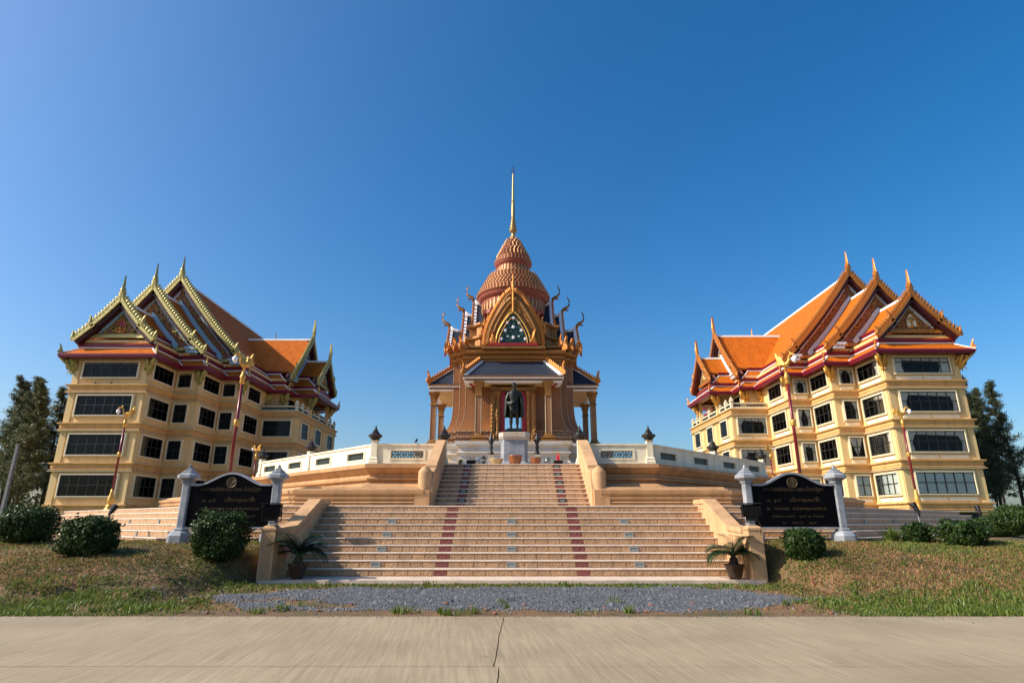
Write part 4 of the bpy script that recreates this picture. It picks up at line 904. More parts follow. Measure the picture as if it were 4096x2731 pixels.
                mb.lathe([(.09, 16.95), (.16, 17.05), (.05, 17.15), (.07, 17.3)], 8, T(0, dt - .09, 0)[:2]); mb.hexa([T(-.3, dt - .12, 16.86), T(.3, dt - .12, 16.86), T(.3, dt, 16.86), T(-.3, dt, 16.86)], [T(-.2, dt - .12, 16.96), T(.2, dt - .12, 16.96), T(.2, dt, 16.96), T(-.2, dt, 16.96)])
            A(mb, "emblem", 'gold', smooth=True)
        if prev is not None:                         # pale flashing where the lower roof dies into the tympanum
            mb = M(); pu = prev.um
            for sg in (-1, 1):
                tt = np.linspace(0, 1, 9); pts = [(pu * t, prev(pu * t)) for t in tt] + [(pu + .5, 16.65)]
                for (a0, z0), (a1, z1) in zip(pts[:-1], pts[1:]):
                    mb.slab([T(sg * a0, dt - .14, z0 - .1), T(sg * a1, dt - .14, z1 - .1), T(sg * (a1 + .22), dt - .14, z1 + .34), T(sg * (a0 + (.22 if a0 else 0)), dt - .14, z0 + .34 + (.12 if a0 == 0 else 0))], Vector(T(0, .12, 0)) - Vector(T(0, 0, 0)))
            A(mb, "flashing", band)
            # small lower panels beside the sill
            for sg in (-1, 1):
                mb = M(); B = [(um - .55, 16.62), (um + .25, 16.62), (w_ - .15, 16.05), (w_ - 1.25, 16.05)]; mb.slab([T(sg * a, dt - .8, z) for a, z in B], Vector(T(0, .75, 0)) - Vector(T(0, 0, 0))); A(mb, "corner_panel", band)
                mb = M()
                for q in range(5): spiral(mb, T(sg * (um - .55 + .28 * q), dt - .81, 16.33), .13, ax, az, nn, .02, 1.5, q * 2, 1 if q % 2 else -1)
                A(mb, "carved_scrolls", gold, smooth=True)
        def fn(a): t = min(1, a / um); return Rz - (Rz - zb) * (t + .16 * t * (1 - t))
        class Fn:
            def __init__(s_): s_.um = um
            def __call__(s_, a): return fn(a)
        return Fn()
    T1 = lambda a, d, z: (a, d, z); TM1 = lambda a, d, z: Vector((s * a, d, z))
    f1 = gable(T1, TM1, W1, 19.65, YF - .5, Y2 + .6, 0); f2 = gable(T1, TM1, W2, 22.35, Y2 - .5, Y3 + .6, 0, prev=f1); f3 = gable(T1, TM1, W3, 24.95, Y3 - .5, 2 * YC - Y3 + .9, 0, prev=f2)
    Tb = lambda a, d, z: (a, 2 * YC - d, z); TMb = lambda a, d, z: Vector((s * a, -d, z))
    inst("gable_finial", tall, root, fmat(xf(0, 2 * YC - Y3 + .95, 24.8), Vector((1.25, 0, 0)), Vector((0, 1.6, 0)), Vector((0, 0, 1.2))))
    mb = M(); mb.slab([(-6.4, 2 * YC - Y3 + .3, 17.2), (6.4, 2 * YC - Y3 + .3, 17.2), (0, 2 * YC - Y3 + .3, 24.5)], (0, .2, 0)); A(mb, "back_gable", 'carve_red')
    # wing roofs, ridge along u
    Tw = lambda a, d, z: (-d, YC + a, z); TMw = lambda a, d, z: Vector((-s * d, a, z))
    g1 = gable(Tw, TMw, 3.1, 19.5, -11.9, -8.3, 0); g2 = gable(Tw, TMw, 5.3, 22.2, -9.7, -1.5, 0, prev=g1)
    mb = M(); mb.box(-1.9, 1.9, YF + 2, YBK - 2, 16, 17.15); mb.box(-8.2, 8.2, YC - 4.2, YC + 4.2, 16, 17.2); A(mb, "attic", 'burgundy')
    return root
BL = make_building('L'); BR = make_building('R')
# ================================================================ TEMPLE
TX, TY = .08, 39.2
tem = empty("spired_temple", (TX, TY, 3.77), "ornate gilded temple with a tall tapering spire and dark blue tiled porch roofs", "temple")
def rotxf(ang):
    c, s = round(math.cos(ang)), round(math.sin(ang)); return lambda x, y, z: (TX + x * c - y * s, TY + x * s + y * c, z)
X0 = rotxf(0)
def A(mb, name, m, parent=None, **k): return mb.obj(name, m, parent or tem, **k)
def sym4(q):
    """first-quadrant-ish chain on the front right, mirrored to a closed ccw plan (points listed from front centre to the diagonal)"""
    fr = q + [(-y, -x) for x, y in q[::-1]]             # front right to right front
    P = []
    for k in range(4):
        c, s = [(1, 0), (0, 1), (-1, 0), (0, -1)][k]; P += [(x * c - y * s, x * s + y * c) for x, y in fr]
    out = []
    for p in P:
        if not out or math.hypot(p[0] - out[-1][0], p[1] - out[-1][1]) > .01: out.append(p)
    return out
basep = sym4([(3.0, -5.9), (3.0, -4.9), (3.7, -4.9), (3.7, -4.3), (4.3, -4.3)])
wallp = sym4([(2.9, -3.74), (2.9, -3.3), (3.3, -3.3)])
# marble base in mouldings
A(MB(X0).mold(basep, [(.75, 3.76), (.75, 4.02), (.70, 4.05), (.70, 4.12), (.45, 4.16), (.42, 4.26), (.60, 4.44), (.62, 4.56), (.20, 4.60), (.10, 4.72), (.05, 4.95), (.12, 5.08), (.22, 5.14), (.10, 5.2), (.06, 5.42), (.2, 5.56), (.24, 5.60), (.24, 5.78), (-2.5, 5.8)]), "marble_base", 'marble_warm')
A(MB(X0).prism(basep, 4.0, 5.79), "floor", 'marble')
# patterned plinth bands under the walls
A(MB(X0).mold(wallp, [(.62, 5.79), (.62, 5.98), (.55, 6.02), (.50, 6.10), (.58, 6.2), (.56, 6.32), (.46, 6.36), (.44, 6.52), (.52, 6.56), (.5, 6.66), (.44, 6.7)]), "plinth", 'temple_plinth')
flare = [(.42, 6.68), (.29, 6.85), (.17, 7.1), (.08, 7.4), (.03, 7.75), (.0, 8.2), (0, 11.0)]
right = [p for p in wallp if p[0] > 0]
i0 = [i for i, p in enumerate(wallp) if p[0] > 0]
ring = wallp; k0 = max(range(len(ring)), key=lambda i: (ring[i][0] < 0 and ring[(i + 1) % len(ring)][0] > 0 and ring[i][1] < 0))
seq = [ring[(k0 + 1 + j) % len(ring)] for j in range(len(ring))]; rh = [p for p in seq if p[0] > 0]
doorw = .78
A(MB(X0).mold([(doorw, -3.74)] + rh + [(doorw, 3.74)], flare, closed=False, caps=False), "wall", 'temple_wall')
A(MB(X0).mold([(-doorw, 3.74)] + [(-x, y) for x, y in rh[::-1]] + [(-doorw, -3.74)], flare, closed=False, caps=False), "wall", 'temple_wall')
mb = MB(X0)
for sy in (-1, 1):
    y0, y1 = sorted((sy * 3.74, sy * 3.2)); mb = MB(X0); mb.box(-doorw, doorw, y0, y1, 9.0, 11.0); A(mb, "door_lintel", 'temple_band')
mb = MB(X0)                                            # passage through the hall
for sx in (-1, 1): mb.box(min(sx * doorw, sx * (doorw + .2)), max(sx * doorw, sx * (doorw + .2)), -4.15, 4.15, 5.8, 9.0)
mb.box(-doorw, doorw, -3.7, 3.7, 9.0, 9.1); A(mb, "passage_wall", 'temple_red')
A(MB(X0).prism([(-3.1, -2.7), (3.1, -2.7), (3.1, 2.7), (-3.1, 2.7)], 10.5, 11.3), "ceiling", 'temple_band')
# white beaded trim down every re-entrant corner
def mitre(ring, i):
    p0, p1, p2 = ring[i - 1], ring[i], ring[(i + 1) % len(ring)]; a = (p1[1] - p0[1], p0[0] - p1[0]); la = math.hypot(*a); b = (p2[1] - p1[1], p1[0] - p2[0]); lb = math.hypot(*b); return a[0] / la + b[0] / lb, a[1] / la + b[1] / lb
for i, p in enumerate(wallp):
    if p[1] > 1: continue
    m_ = mitre(wallp, i); mb = MB(X0); mb.tube([(p[0] + m_[0] * o, p[1] + m_[1] * o, z) for o, z in flare], .014, 5); A(mb, "corner_trim", 'trim_dim')
# red door leaves, gilt frame and crown
for sx in (-1, 1):
    mb = MB(X0); mb.box(min(sx * .50, sx * .80), max(sx * .50, sx * .80), -4.3, -4.22, 5.85, 9.0); A(mb, "door_leaf", 'temple_red')
    for xx, rr_ in ((.92, .14), (1.12, .10)):
        mb = MB(X0); mb.lathe([(.24, 5.8), (.26, 5.95), (.16, 6.1), (.2, 6.3), (rr_, 6.5), (rr_, 7.2), (rr_ * 1.35, 7.5), (rr_, 7.8), (rr_, 8.6), (rr_ * 1.6, 8.8), (rr_ * 1.9, 9.0)], 8, (sx * xx, -4.42)); A(mb, "door_column", 'gold_deep', smooth=True)
    for q in range(12):
        inst("door_ornament", GOLDS['gold_deep'][0], tem, fmat(X0(sx * 1.2, -4.5, 5.95 + q * .24), Vector((sx * 1.0, 0, 0)), Vector((0, 1.4, 0)), Vector((0, 0, 1.0))))
mb = MB(X0); mb.box(-1.35, 1.35, -4.6, -3.7, 8.98, 9.16); A(mb, "door_entablature", 'gold_deep')
mb = MB(X0); rr = random.Random(5)
for i in range(60):
    a = rr.uniform(-1.35, 1.35); z = rr.uniform(9.2, 9.85 - .1 * math.cos(a * 4)); spiral(mb, X0(a, -4.3, z) if False else (a, -4.3, z), rr.uniform(.09, .17), (1, 0, 0), (0, 0, 1), (0, -1, 0), rr.uniform(0, .2), 1.4, rr.uniform(0, 6), rr.choice((-1, 1)))
A(mb, "door_crown", 'gold_deep', smooth=True)
# upper cornices (redented, three bands)
A(MB(X0).mold(wallp, [(0, 10.9), (.10, 10.95), (.10, 11.06), (.22, 11.10), (.26, 11.24), (.14, 11.27), (.14, 11.34), (.30, 11.40), (.36, 11.55), (.36, 11.60), (.2, 11.63), (-3, 11.64)]), "cornice", 'temple_band')
A(MB(X0).mold(wallp, [(-.25, 11.62), (-.05, 11.66), (-.05, 11.76), (.10, 11.84), (.10, 11.96), (-.15, 12.0), (-3, 12.02)]), "cornice", 'gold_deep')
for i, p in enumerate(wallp):                         # flame antefixes on the cornice corners
    m_ = mitre(wallp, i)
    if p[1] > 2.95: continue
    c = (wallp[i][0] - wallp[i - 1][0]) * (wallp[(i + 1) % len(wallp)][1] - p[1]) - (p[1] - wallp[i - 1][1]) * (wallp[(i + 1) % len(wallp)][0] - p[0])
    if c > 0:
        for o, z, sc in ((.25, 11.64, 1.0), (.0, 12.0, .85)):
            inst("antefix", GOLDS['gold_orange'][2], tem, fmat(X0(p[0] + m_[0] * o, p[1] + m_[1] * o, z), Vector((m_[0], m_[1], 0)).normalized() * sc, Vector((-m_[1], m_[0], 0)).normalized() * sc, Vector((0, 0, sc))))
# ---- porches on the four sides
COLBASE = None
def column(x, y, xf):
    mb = MB(xf); mb.lathe([(.2, 6.35), (.2, 8.62)], 4, (x, y), R(45)); 
    mb = MB(xf); h = .15; q = [(x - h, y - h), (x + h, y - h), (x + h, y + h), (x - h, y + h)]; mb.mold(q, [(.0, 6.3), (0, 8.7)]); c = mb.obj("column", 'temple_column', tem)
    mb = MB(xf)
    for dx, dy_ in ((-1, -1), (1, -1), (1, 1), (-1, 1)): mb.tube([(x + dx * (h + .012), y + dy_ * (h + .012), 6.3), (x + dx * (h + .012), y + dy_ * (h + .012), 8.66)], .016, 5)
    mb.obj("beading", 'trim_dim', c)
    mb = MB(xf); mb.mold(q, [(.34, 5.8), (.34, 5.88), (.28, 5.94), (.20, 5.98), (.26, 6.06), (.22, 6.12), (.10, 6.2), (.04, 6.34)]); mb.obj("column_base", 'gold_deep', c)
    mb = MB(xf); mb.mold(q, [(.02, 8.5), (.07, 8.55), (.05, 8.62), (.02, 8.66), (.04, 8.9), (.09, 9.12), (.15, 9.26), (.18, 9.34), (.1, 9.38)]); k = mb.obj("capital", 'gold_deep', c)
    for dx, dy_ in ((0, -1), (1, 0), (-1, 0)):
        for t in (-.12, 0, .12):
            o = xf(x + (dx * .21 if dx else t), y + (dy_ * .21 if dy_ else t), 6.1); ax = Vector(xf(1 if dy_ else 0, 0 if dy_ else 1, 0)) - Vector(xf(0, 0, 0)); ay = Vector(xf(0 if dy_ else 1, 1 if dy_ else 0, 0)) - Vector(xf(0, 0, 0))
            inst("lotus_leaf", GOLDS['gold_deep'][0], c, fmat(o, ax * .7, ay * .7, Vector((0, 0, .75))))
for qd in range(4):
    xf = rotxf(qd * math.pi / 2); ax_ = Vector(xf(1, 0, 0)) - Vector(xf(0, 0, 0)); ay_ = Vector(xf(0, 1, 0)) - Vector(xf(0, 0, 0))
    if qd == 2: continue
    for sx in (-1, 1): column(sx * 2.03, -5.05, xf)
    M = lambda: MB(xf); ew, er, ez = 2.92, -5.3, 9.72; tw, tr, tz = 1.80, -3.55, 11.15
    # trapezoid slope plus two returns
    mb = M(); mb.sheet([[(-ew, er, ez), (ew, er, ez)], [(-tw, tr, tz), (tw, tr, tz)]], [[(-ew, 0), (ew, 0)], [(-tw, 2.2), (tw, 2.2)]])
    for sx in (-1, 1): mb.sheet([[(sx * ew, er, ez), (sx * ew, -3.0, ez)], [(sx * tw, tr, tz), (sx * tw, -3.0, tz)]], [[(0, 0), (2.3, 0)], [(1.7, 1.8), (2.3, 1.8)]])
    pr = A(mb, "porch_roof", 'roof_blue')
    path = [(-ew + .08, -3.3), (-ew + .08, er + .08), (ew - .08, er + .08), (ew - .08, -3.3)]
    A(M().mold(path, [(-.2, 9.60), (.14, 9.60), (.14, 9.70), (-.1, 9.76)], closed=False), "eave_trim", 'gold_deep', pr); A(M().mold(path, [(-.2, 9.53), (.12, 9.53), (.12, 9.595), (-.2, 9.595)], closed=False), "eave_line", 'white_paint', pr)
    A(M().mold(path, [(-.3, 9.41), (.03, 9.41), (.03, 9.525), (-.3, 9.525)], closed=False), "eave_trim", 'gold_deep', pr); A(M().mold(path, [(-.3, 9.34), (.01, 9.34), (.01, 9.405), (-.3, 9.405)], closed=False), "eave_line", 'white_paint', pr)
    mb = M(); mb.box(-ew + .35, ew - .35, er + .35, -3.2, 9.36, 9.40); A(mb, "soffit", 'stucco', pr)
    for sx in (-1, 1):
        mb = M(); mb.slab([(sx * (ew - .3), er + .3, 9.3), (sx * (ew - .3) - sx * .12, er + .3, 9.3), (sx * (ew - .3) - sx * .5, -4.9, 9.0), (sx * (ew - .3) - sx * .38, -4.9, 9.0)], (0, .0, -.06)); A(mb, "eave_brace", 'temple_red', pr)
        # white hip border with flame crest
        mb = M(); a, b = (sx * ew, er, ez + .02), (sx * tw, tr, tz + .02); mb.hexa([(sx * (ew - .02), er - .02, ez), (sx * (ew - .22), er - .02, ez), (sx * (tw - .12), tr, tz), (sx * (tw + .10), tr, tz)], [(sx * (ew - .02), er - .02, ez + .09), (sx * (ew - .22), er - .02, ez + .09), (sx * (tw - .12), tr, tz + .09), (sx * (tw + .10), tr, tz + .09)]); A(mb, "hip_border", 'white_paint', pr)
        hv = Vector((tw - ew, tr - er, tz - ez)); n_ = 12
        for i in range(n_):
            t = (i + .7) / n_; p = (sx * (ew + hv.x * t), er + hv.y * t, ez + hv.z * t + .10); dv = (ax_ * (sx * hv.x) + ay_ * hv.y + Vector((0, 0, hv.z))).normalized(); up_ = Vector((0, 0, 1)); sd = dv.cross(up_).normalized(); nv = sd.cross(dv)
            inst("crest_leaf", GOLDS['gold_orange'][0], pr, fmat(xf(*p), dv * .8, sd * .9, nv * .8))
        dv = (ax_ * sx * .7 - ay_ * .7); inst("corner_flame", GOLDS['gold_orange'][2], pr, fmat(xf(sx * (ew - .05), er + .05, ez + .05), dv * .95, dv.cross(Vector((0, 0, 1))) * .9, Vector((0, 0, .95))))
    mb = M(); mb.box(-tw - .05, tw + .05, tr - .06, tr + .1, tz - .02, tz + .09); A(mb, "roof_top_border", 'white_paint', pr)
# ---- front pediment: nested arches
def arch(h0, hw, zb, n=14):
    """lancet arch outline right half from base to apex"""
    return [(hw * (1 - t) ** .62 * (1 + .75 * t * (1 - t)), zb + (h0 - zb) * (t * .93 + .07 * t ** 3)) for t in np.linspace(0, 1, n)]
ped = empty("ped_tmp"); bpy.data.objects.remove(ped)
for qi, (top, hw, zb, y, wd, m_) in enumerate(((15.5, 1.56, 11.95, -3.95, .26, 'gold_deep'), (14.8, 1.30, 11.98, -4.12, .20, 'temple_band'), (14.05, 1.05, 11.98, -4.28, .16, 'gold'))):
    pts = arch(top, hw, zb); full = [(-a, z) for a, z in pts] + [(a, z) for a, z in pts[::-1][1:]]
    mb = MB(X0); mb.slab([(a, y, z) for a, z in full], (0, .5, 0)); A(mb, "pediment_layer", ['gold_deep', 'temple_band', 'leaf_glaze'][qi])
    mb = MB(X0); mb.tube([(a, y - .04, z) for a, z in full], wd * .42, 6); fo = A(mb, "arch_moulding", m_, smooth=True)
    for sx in (-1, 1):
        for (a0, z0), (a1, z1) in zip(pts[:-1], pts[1:]):
            if qi == 2: break
            for f in (.12, .37, .62, .87):
                a, z = a0 + (a1 - a0) * f, z0 + (z1 - z0) * f; l = math.hypot(a1 - a0, z1 - z0); ta, tz_ = (a1 - a0) / l, (z1 - z0) / l
                inst("crest_leaf", GOLDS['gold_deep' if qi else 'gold_orange'][0], fo, fmat(X0(sx * (a + tz_ * .1), y - .05, z - ta * .1), Vector((sx * ta, 0, tz_)) * .7, Vector((0, 1.2, 0)), Vector((sx * tz_, 0, -ta)) * .85))
        bd = MB(X0)
        for (a0, z0), (a1, z1) in zip(pts[:-1], pts[1:]):
            for f in np.linspace(0, 1, max(2, int(math.hypot(a1 - a0, z1 - z0) / .11)), endpoint=False):
                k_ = 1 - wd * 1.15 / max(.3, hw); bd.ball((sx * (a0 + (a1 - a0) * f) * k_, y - .07, zb + (z0 + (z1 - z0) * f - zb) * k_), .045, 6, 4)
        bd.obj("bead_row", 'gold', fo, True, kind='stuff')
        inst("corner_flame", GOLDS['gold_orange'][2], fo, fmat(X0(sx * (hw + .12), y, zb - .02), Vector((sx * 1.0, 0, 0)), Vector((0, 1.4, 0)), Vector((0, 0, 1.1))))
for z, sc, y in ((15.5, .86, -3.9), (14.75, .62, -4.15), (14.0, .5, -4.3)):
    mb = MB(X0); mb.lathe([(.12 * sc, z - .1), (.2 * sc, z + .12), (.13 * sc, z + .35), (.17 * sc, z + .5), (.08 * sc, z + .8), (.05 * sc, z + 1.2), (.0, z + 1.85 * sc)], 8, (0, y)); A(mb, "pediment_finial", 'gold_orange', smooth=True)
for sx in (-1, 1):                               # stepped corner blocks beside the arches
    mb = MB(X0)
    for q, (xa, xb, za, zb_) in enumerate(((1.45, 1.98, 11.98, 12.28), (1.5, 1.88, 12.28, 12.55), (1.42, 1.94, 12.55, 12.72), (1.4, 1.72, 12.72, 13.05), (1.3, 1.8, 13.05, 13.2), (1.3, 1.6, 13.2, 13.5))):
        mb.box(min(sx * xa, sx * xb), max(sx * xa, sx * xb), -4.0 + .02 * q, -3.3, za, zb_)
    A(mb, "corner_block", 'gold_deep')
    for xa, za in ((1.88, 12.72), (1.72, 13.2), (1.5, 13.5)): inst("antefix", GOLDS['gold_orange'][2], tem, fmat(X0(sx * xa, -3.9, za), Vector((sx * .7, 0, 0)), Vector((0, 1, 0)), Vector((0, 0, .75))))
mb = MB(X0); mb.box(-1.95, 1.95, -4.4, -3.4, 11.62, 11.80); A(mb, "pediment_base", 'gold_deep'); mb = MB(X0); mb.box(-1.5, 1.5, -4.42, -3.5, 11.81, 11.97); A(mb, "pediment_sill", 'temple_red')
# porcelain flowers and leaves in the tympanum
mb = MB()
for i in range(5):
    a = i * 1.2566; mb.ball((.085 * math.cos(a), -.02, .085 * math.sin(a)), (.06, .035, .06), 7, 4)
mb.ball((0, -.05, 0), .04, 6, 4); FLOWER = mb.mesh("flower"); FLOWER.materials.append(MATS['petal']); FLOWER.polygons.foreach_set("use_smooth", [True] * len(FLOWER.polygons))
for a, z, sc in ((0, 13.6, .85), (-.36, 13.3, .85), (.36, 13.3, .85), (0, 13.02, .95), (-.5, 12.8, .9), (.5, 12.8, .9), (-.74, 12.25, .9), (.74, 12.25, .9), (0, 12.34, .95), (-.34, 12.42, .5), (.34, 12.42, .5)):
    inst("flower", FLOWER, tem, Matrix.Translation(X0(a, -4.33, z)) @ Matrix.Scale(sc * .85, 4) @ Matrix.Rotation(random.uniform(0, 1), 4, 'Y'))
mb = MB(X0); rr = random.Random(8)
for i in range(70):
    a = rr.uniform(-1.0, 1.0); z = rr.uniform(12.15, 13.9)
    if abs(a) > 1.0 * max(0, 1 - (z - 12.0) / 2.1) ** .5 - .1: continue
    an = rr.uniform(0, 6.28); l = rr.uniform(.10, .17); mb.tube([(a, -4.30, z), (a + l * .5 * math.cos(an), -4.34, z + l * .5 * math.sin(an)), (a + l * math.cos(an), -4.31, z + l * math.sin(an))], [.015, .045, .005], 5)
A(mb, "porcelain_leaves", 'leaf_light', smooth=True)
# ---- stepped attic between cornice and spire
A(MB(X0).mold(sym4([(1.9, -3.0), (1.9, -2.5), (2.15, -2.5)]), [(0, 11.9), (0, 12.8), (.14, 12.9), (.14, 13.05), (-.1, 13.1), (-.1, 13.7), (.06, 13.8), (.06, 13.95), (-2, 14.0)]), "attic", 'temple_band')
A(MB(X0).mold(sym4([(1.2, -1.75), (1.2, -1.5), (1.45, -1.5)]), [(0, 13.9), (0, 14.6), (.12, 14.7), (.12, 14.85), (.3, 14.9), (.3, 15.2), (-2, 15.25)]), "attic", 'spire_rose')
# ---- side gables in three tiers with upswept ridges
for sx in (-1, 1):
    for (xg, rz, hd, ze, xin) in ((2.75, 16.0, 1.5, 13.6, .6), (3.42, 15.15, 1.8, 12.7, 1.2), (4.4, 14.05, 1.95, 11.95, 2.2)):
        xf = X0; mb = MB(xf)
        for sy in (-1, 1):
            rows, uvs = [], []
            for t in np.linspace(0, 1, 6):
                y = sy * hd * t; z = rz - (rz - ze) * (t + .25 * t * (1 - t)); rows.append([(sx * xin, y, z), (sx * (xg - .05), y, z + .10 * (1 - t))]); uvs.append([(xin, t * 2.6), (xg, t * 2.6)])
            mb.sheet(rows, uvs)
        rf = A(mb, "gable_roof", 'roof_blue')
        for sy in (-1, 1):
            wb, red = MB(xf), MB(xf); pts = [(sy * hd * t, rz + .1 - (rz + .1 - ze) * (t + .25 * t * (1 - t))) for t in np.linspace(0, 1, 6)]
            for (y0, z0), (y1, z1) in zip(pts[:-1], pts[1:]):
                wb.hexa([(sx * (xg - .22), y0, z0 - .08), (sx * (xg - .02), y0, z0 - .08), (sx * (xg - .02), y1, z1 - .08), (sx * (xg - .22), y1, z1 - .08)], [(sx * (xg - .22), y0, z0 + .1), (sx * (xg - .02), y0, z0 + .1), (sx * (xg - .02), y1, z1 + .1), (sx * (xg - .22), y1, z1 + .1)])
                red.hexa([(sx * (xg - .018), y0, z0 - .16), (sx * (xg + .10), y0, z0 - .16), (sx * (xg + .10), y1, z1 - .16), (sx * (xg - .018), y1, z1 - .16)], [(sx * (xg - .018), y0, z0 + .14), (sx * (xg + .10), y0, z0 + .14), (sx * (xg + .10), y1, z1 + .14), (sx * (xg - .018), y1, z1 + .14)])
            A(wb, "verge_border", 'white_paint', rf); A(red, "bargeboard", 'temple_red', rf)
            for i in range(9):
                t = (i + .5) / 9; y = sy * hd * t; z = rz + .1 - (rz + .1 - ze) * (t + .25 * t * (1 - t)); inst("crest_leaf", GOLDS['gold_orange'][0], rf, fmat(xf(sx * (xg + .04), y, z + .12), Vector((0, -sy * .6, .7)) * .7, Vector((sx * 1.0, 0, 0)), Vector((0, sy * .6, .6)) * .8))
            inst("corner_flame", GOLDS['gold_orange'][2], rf, fmat(xf(sx * (xg + .03), sy * hd, ze), Vector((0, sy * .8, 0)), Vector((sx * 1.0, 0, 0)), Vector((0, 0, .85))))
        # upswept white ridge and horn finial
        mb = MB(xf); mb.tube([(sx * (xg - .95), 0, rz + .05), (sx * (xg - .5), 0, rz + .08), (sx * (xg - .2), 0, rz + .22), (sx * xg, 0, rz + .5)], [.12, .13, .13, .07], 6); A(mb, "ridge_horn", 'white_paint', rf, smooth=True)
        mb = MB(xf); mb.tube([(sx * (xg - .02), 0, rz + .28), (sx * (xg + .06), 0, rz + .52), (sx * (xg + .22), 0, rz + .66), (sx * (xg + .42), 0, rz + .78), (sx * (xg + .53), 0, rz + .98), (sx * (xg + .53), 0, rz + 1.2), (sx * (xg + .44), 0, rz + 1.42), (sx * (xg + .42), 0, rz + 1.56)], [.07, .13, .12, .08, .06, .055, .045, .015], 7)
        mb.tube([(sx * (xg + .2), 0, rz + .58), (sx * (xg + .42), 0, rz + .5), (sx * (xg + .5), 0, rz + .58)], [.07, .05, .01], 5); A(mb, "horn_finial", 'gold_deep', rf, smooth=True)
# ---- spire
spf = [(2.05, 14.9), (2.2, 15.1), (2.28, 15.5), (2.22, 16.1), (2.35, 16.25)]
A(MB(X0).lathe([(1.85, 14.7), (2.05, 15.0), (2.16, 15.5), (2.22, 16.0), (2.42, 16.2), (2.5, 16.4)], 40), "spire_drum", 'spire_rose')
for i in range(40):
    a = i * math.pi / 20; mb = None
    inst("drum_pilaster", GOLDS['spire_gold'][0], tem, fmat(X0(2.2 * math.cos(a), 2.2 * math.sin(a), 15.2), Vector((-math.sin(a), math.cos(a), 0)) * .8, Vector((math.cos(a), math.sin(a), 0)) * .5, Vector((0, 0, 2.6))))
def cone_r(z): return 2.55 - (2.55 - 1.62) * max(0, (z - 16.45) / 1.75) ** 1.05 if z < 18.3 else 1.33 - (1.33 - .33) * max(0, (z - 19.1) / 2.1) ** 1.0
mb1 = MB(X0); pr_ = []
def tier_rows(z0, z1, n): return [z0 + (z1 - z0) * i / n for i in range(n + 1)]
t1 = tier_rows(16.45, 18.2, 8); t2 = tier_rows(19.1, 21.15, 9)
prof = [(2.3, 16.3)]
for a, b in zip(t1[:-1], t1[1:]): prof += [(cone_r(a + .001), a), (cone_r(a + .001) + .03, a + .09), (cone_r(b - .001) - .03, a + .12)]
prof += [(1.4, 18.22)]; A(MB(X0).lathe(prof, 40), "spire_tier", 'spire_rose')
A(MB(X0).lathe([(1.5, 18.15), (1.22, 18.28), (1.14, 18.5), (1.16, 18.8), (1.27, 18.95), (1.33, 19.12)], 36), "spire_waist", 'spire_rose')
for i in range(30):
    a = i * math.pi / 15; inst("drum_pilaster", GOLDS['spire_gold'][0], tem, fmat(X0(1.16 * math.cos(a), 1.16 * math.sin(a), 18.32), Vector((-math.sin(a), math.cos(a), 0)) * .6, Vector((math.cos(a), math.sin(a), 0)) * .35, Vector((0, 0, 1.6))))
prof = [(1.2, 19.0)]
for a, b in zip(t2[:-1], t2[1:]): prof += [(cone_r(a + .0001), a), (cone_r(a + .0001) + .025, a + .08), (cone_r(b) - .02, a + .11)]
prof += [(.30, 21.2)]; A(MB(X0).lathe(prof, 36), "spire_tier", 'spire_rose')
cnt = 0; rest = MB(X0)
for tier, rows in ((0, t1[:-1]), (1, t2[:-1])):
    for a_z in rows:
        r_ = cone_r(a_z + .001) + .01; n_ = max(12, int(2 * math.pi * r_ / .25)); ph = random.random()
        for i in range(n_):
            a = 2 * math.pi * (i + ph) / n_; sc = .46 if tier == 0 else .40
            if math.sin(a) < .25 and cnt < 290:
                inst("antefix", GOLDS['spire_gold'][0], tem, fmat(X0(r_ * math.cos(a), r_ * math.sin(a), a_z + .06), Vector((-math.sin(a), math.cos(a), 0)) * sc, Vector((math.cos(a), math.sin(a), 0)) * sc, Vector((math.cos(a) * .25, math.sin(a) * .25, 1)) * sc)); cnt += 1
            else: rest.tube([(r_ * math.cos(a), r_ * math.sin(a), a_z + .04), (r_ * 1.03 * math.cos(a), r_ * 1.03 * math.sin(a), a_z + .13), ((r_ + .06) * math.cos(a), (r_ + .06) * math.sin(a), a_z + .25)], [.06, .06, .005], 4)
A(rest, "antefix_rows", 'spire_gold', kind='stuff')
ring = [(.34, 21.15), (.28, 21.3), (.14, 21.42), (.12, 21.6), (.20, 21.72), (.28, 21.84), (.29, 21.95), (.22, 22.02)]
z = 22.02
for i in range(7): r_ = .25 - .02 * i; ring += [(r_, z + .02), (r_, z + .08), (r_ - .05, z + .11)]; z += .13
ring += [(.13, 22.95), (.135, 23.3), (.11, 24.15), (.12, 24.2), (.13, 24.26), (.10, 24.32), (.085, 25.2), (.055, 26.5), (.03, 26.68)]
A(MB(X0).lathe(ring, 16), "spire_needle", 'needle')
mb = MB(X0); mb.tube([(0, 0, 26.6), (0, 0, 27.4)], [.03, .008], 6)
for zz, r_ in ((26.75, .13), (26.92, .10), (27.08, .07)):
    for a in range(4):
        c, s_ = math.cos(a * 1.571), math.sin(a * 1.571); mb.tube([(0, 0, zz - .05), (r_ * c, r_ * s_, zz - .03), (r_ * 1.15 * c, r_ * 1.15 * s_, zz + .07), (r_ * .6 * c, r_ * .6 * s_, zz + .15)], .014, 4)
A(mb, "crown_finial", 'bronze')
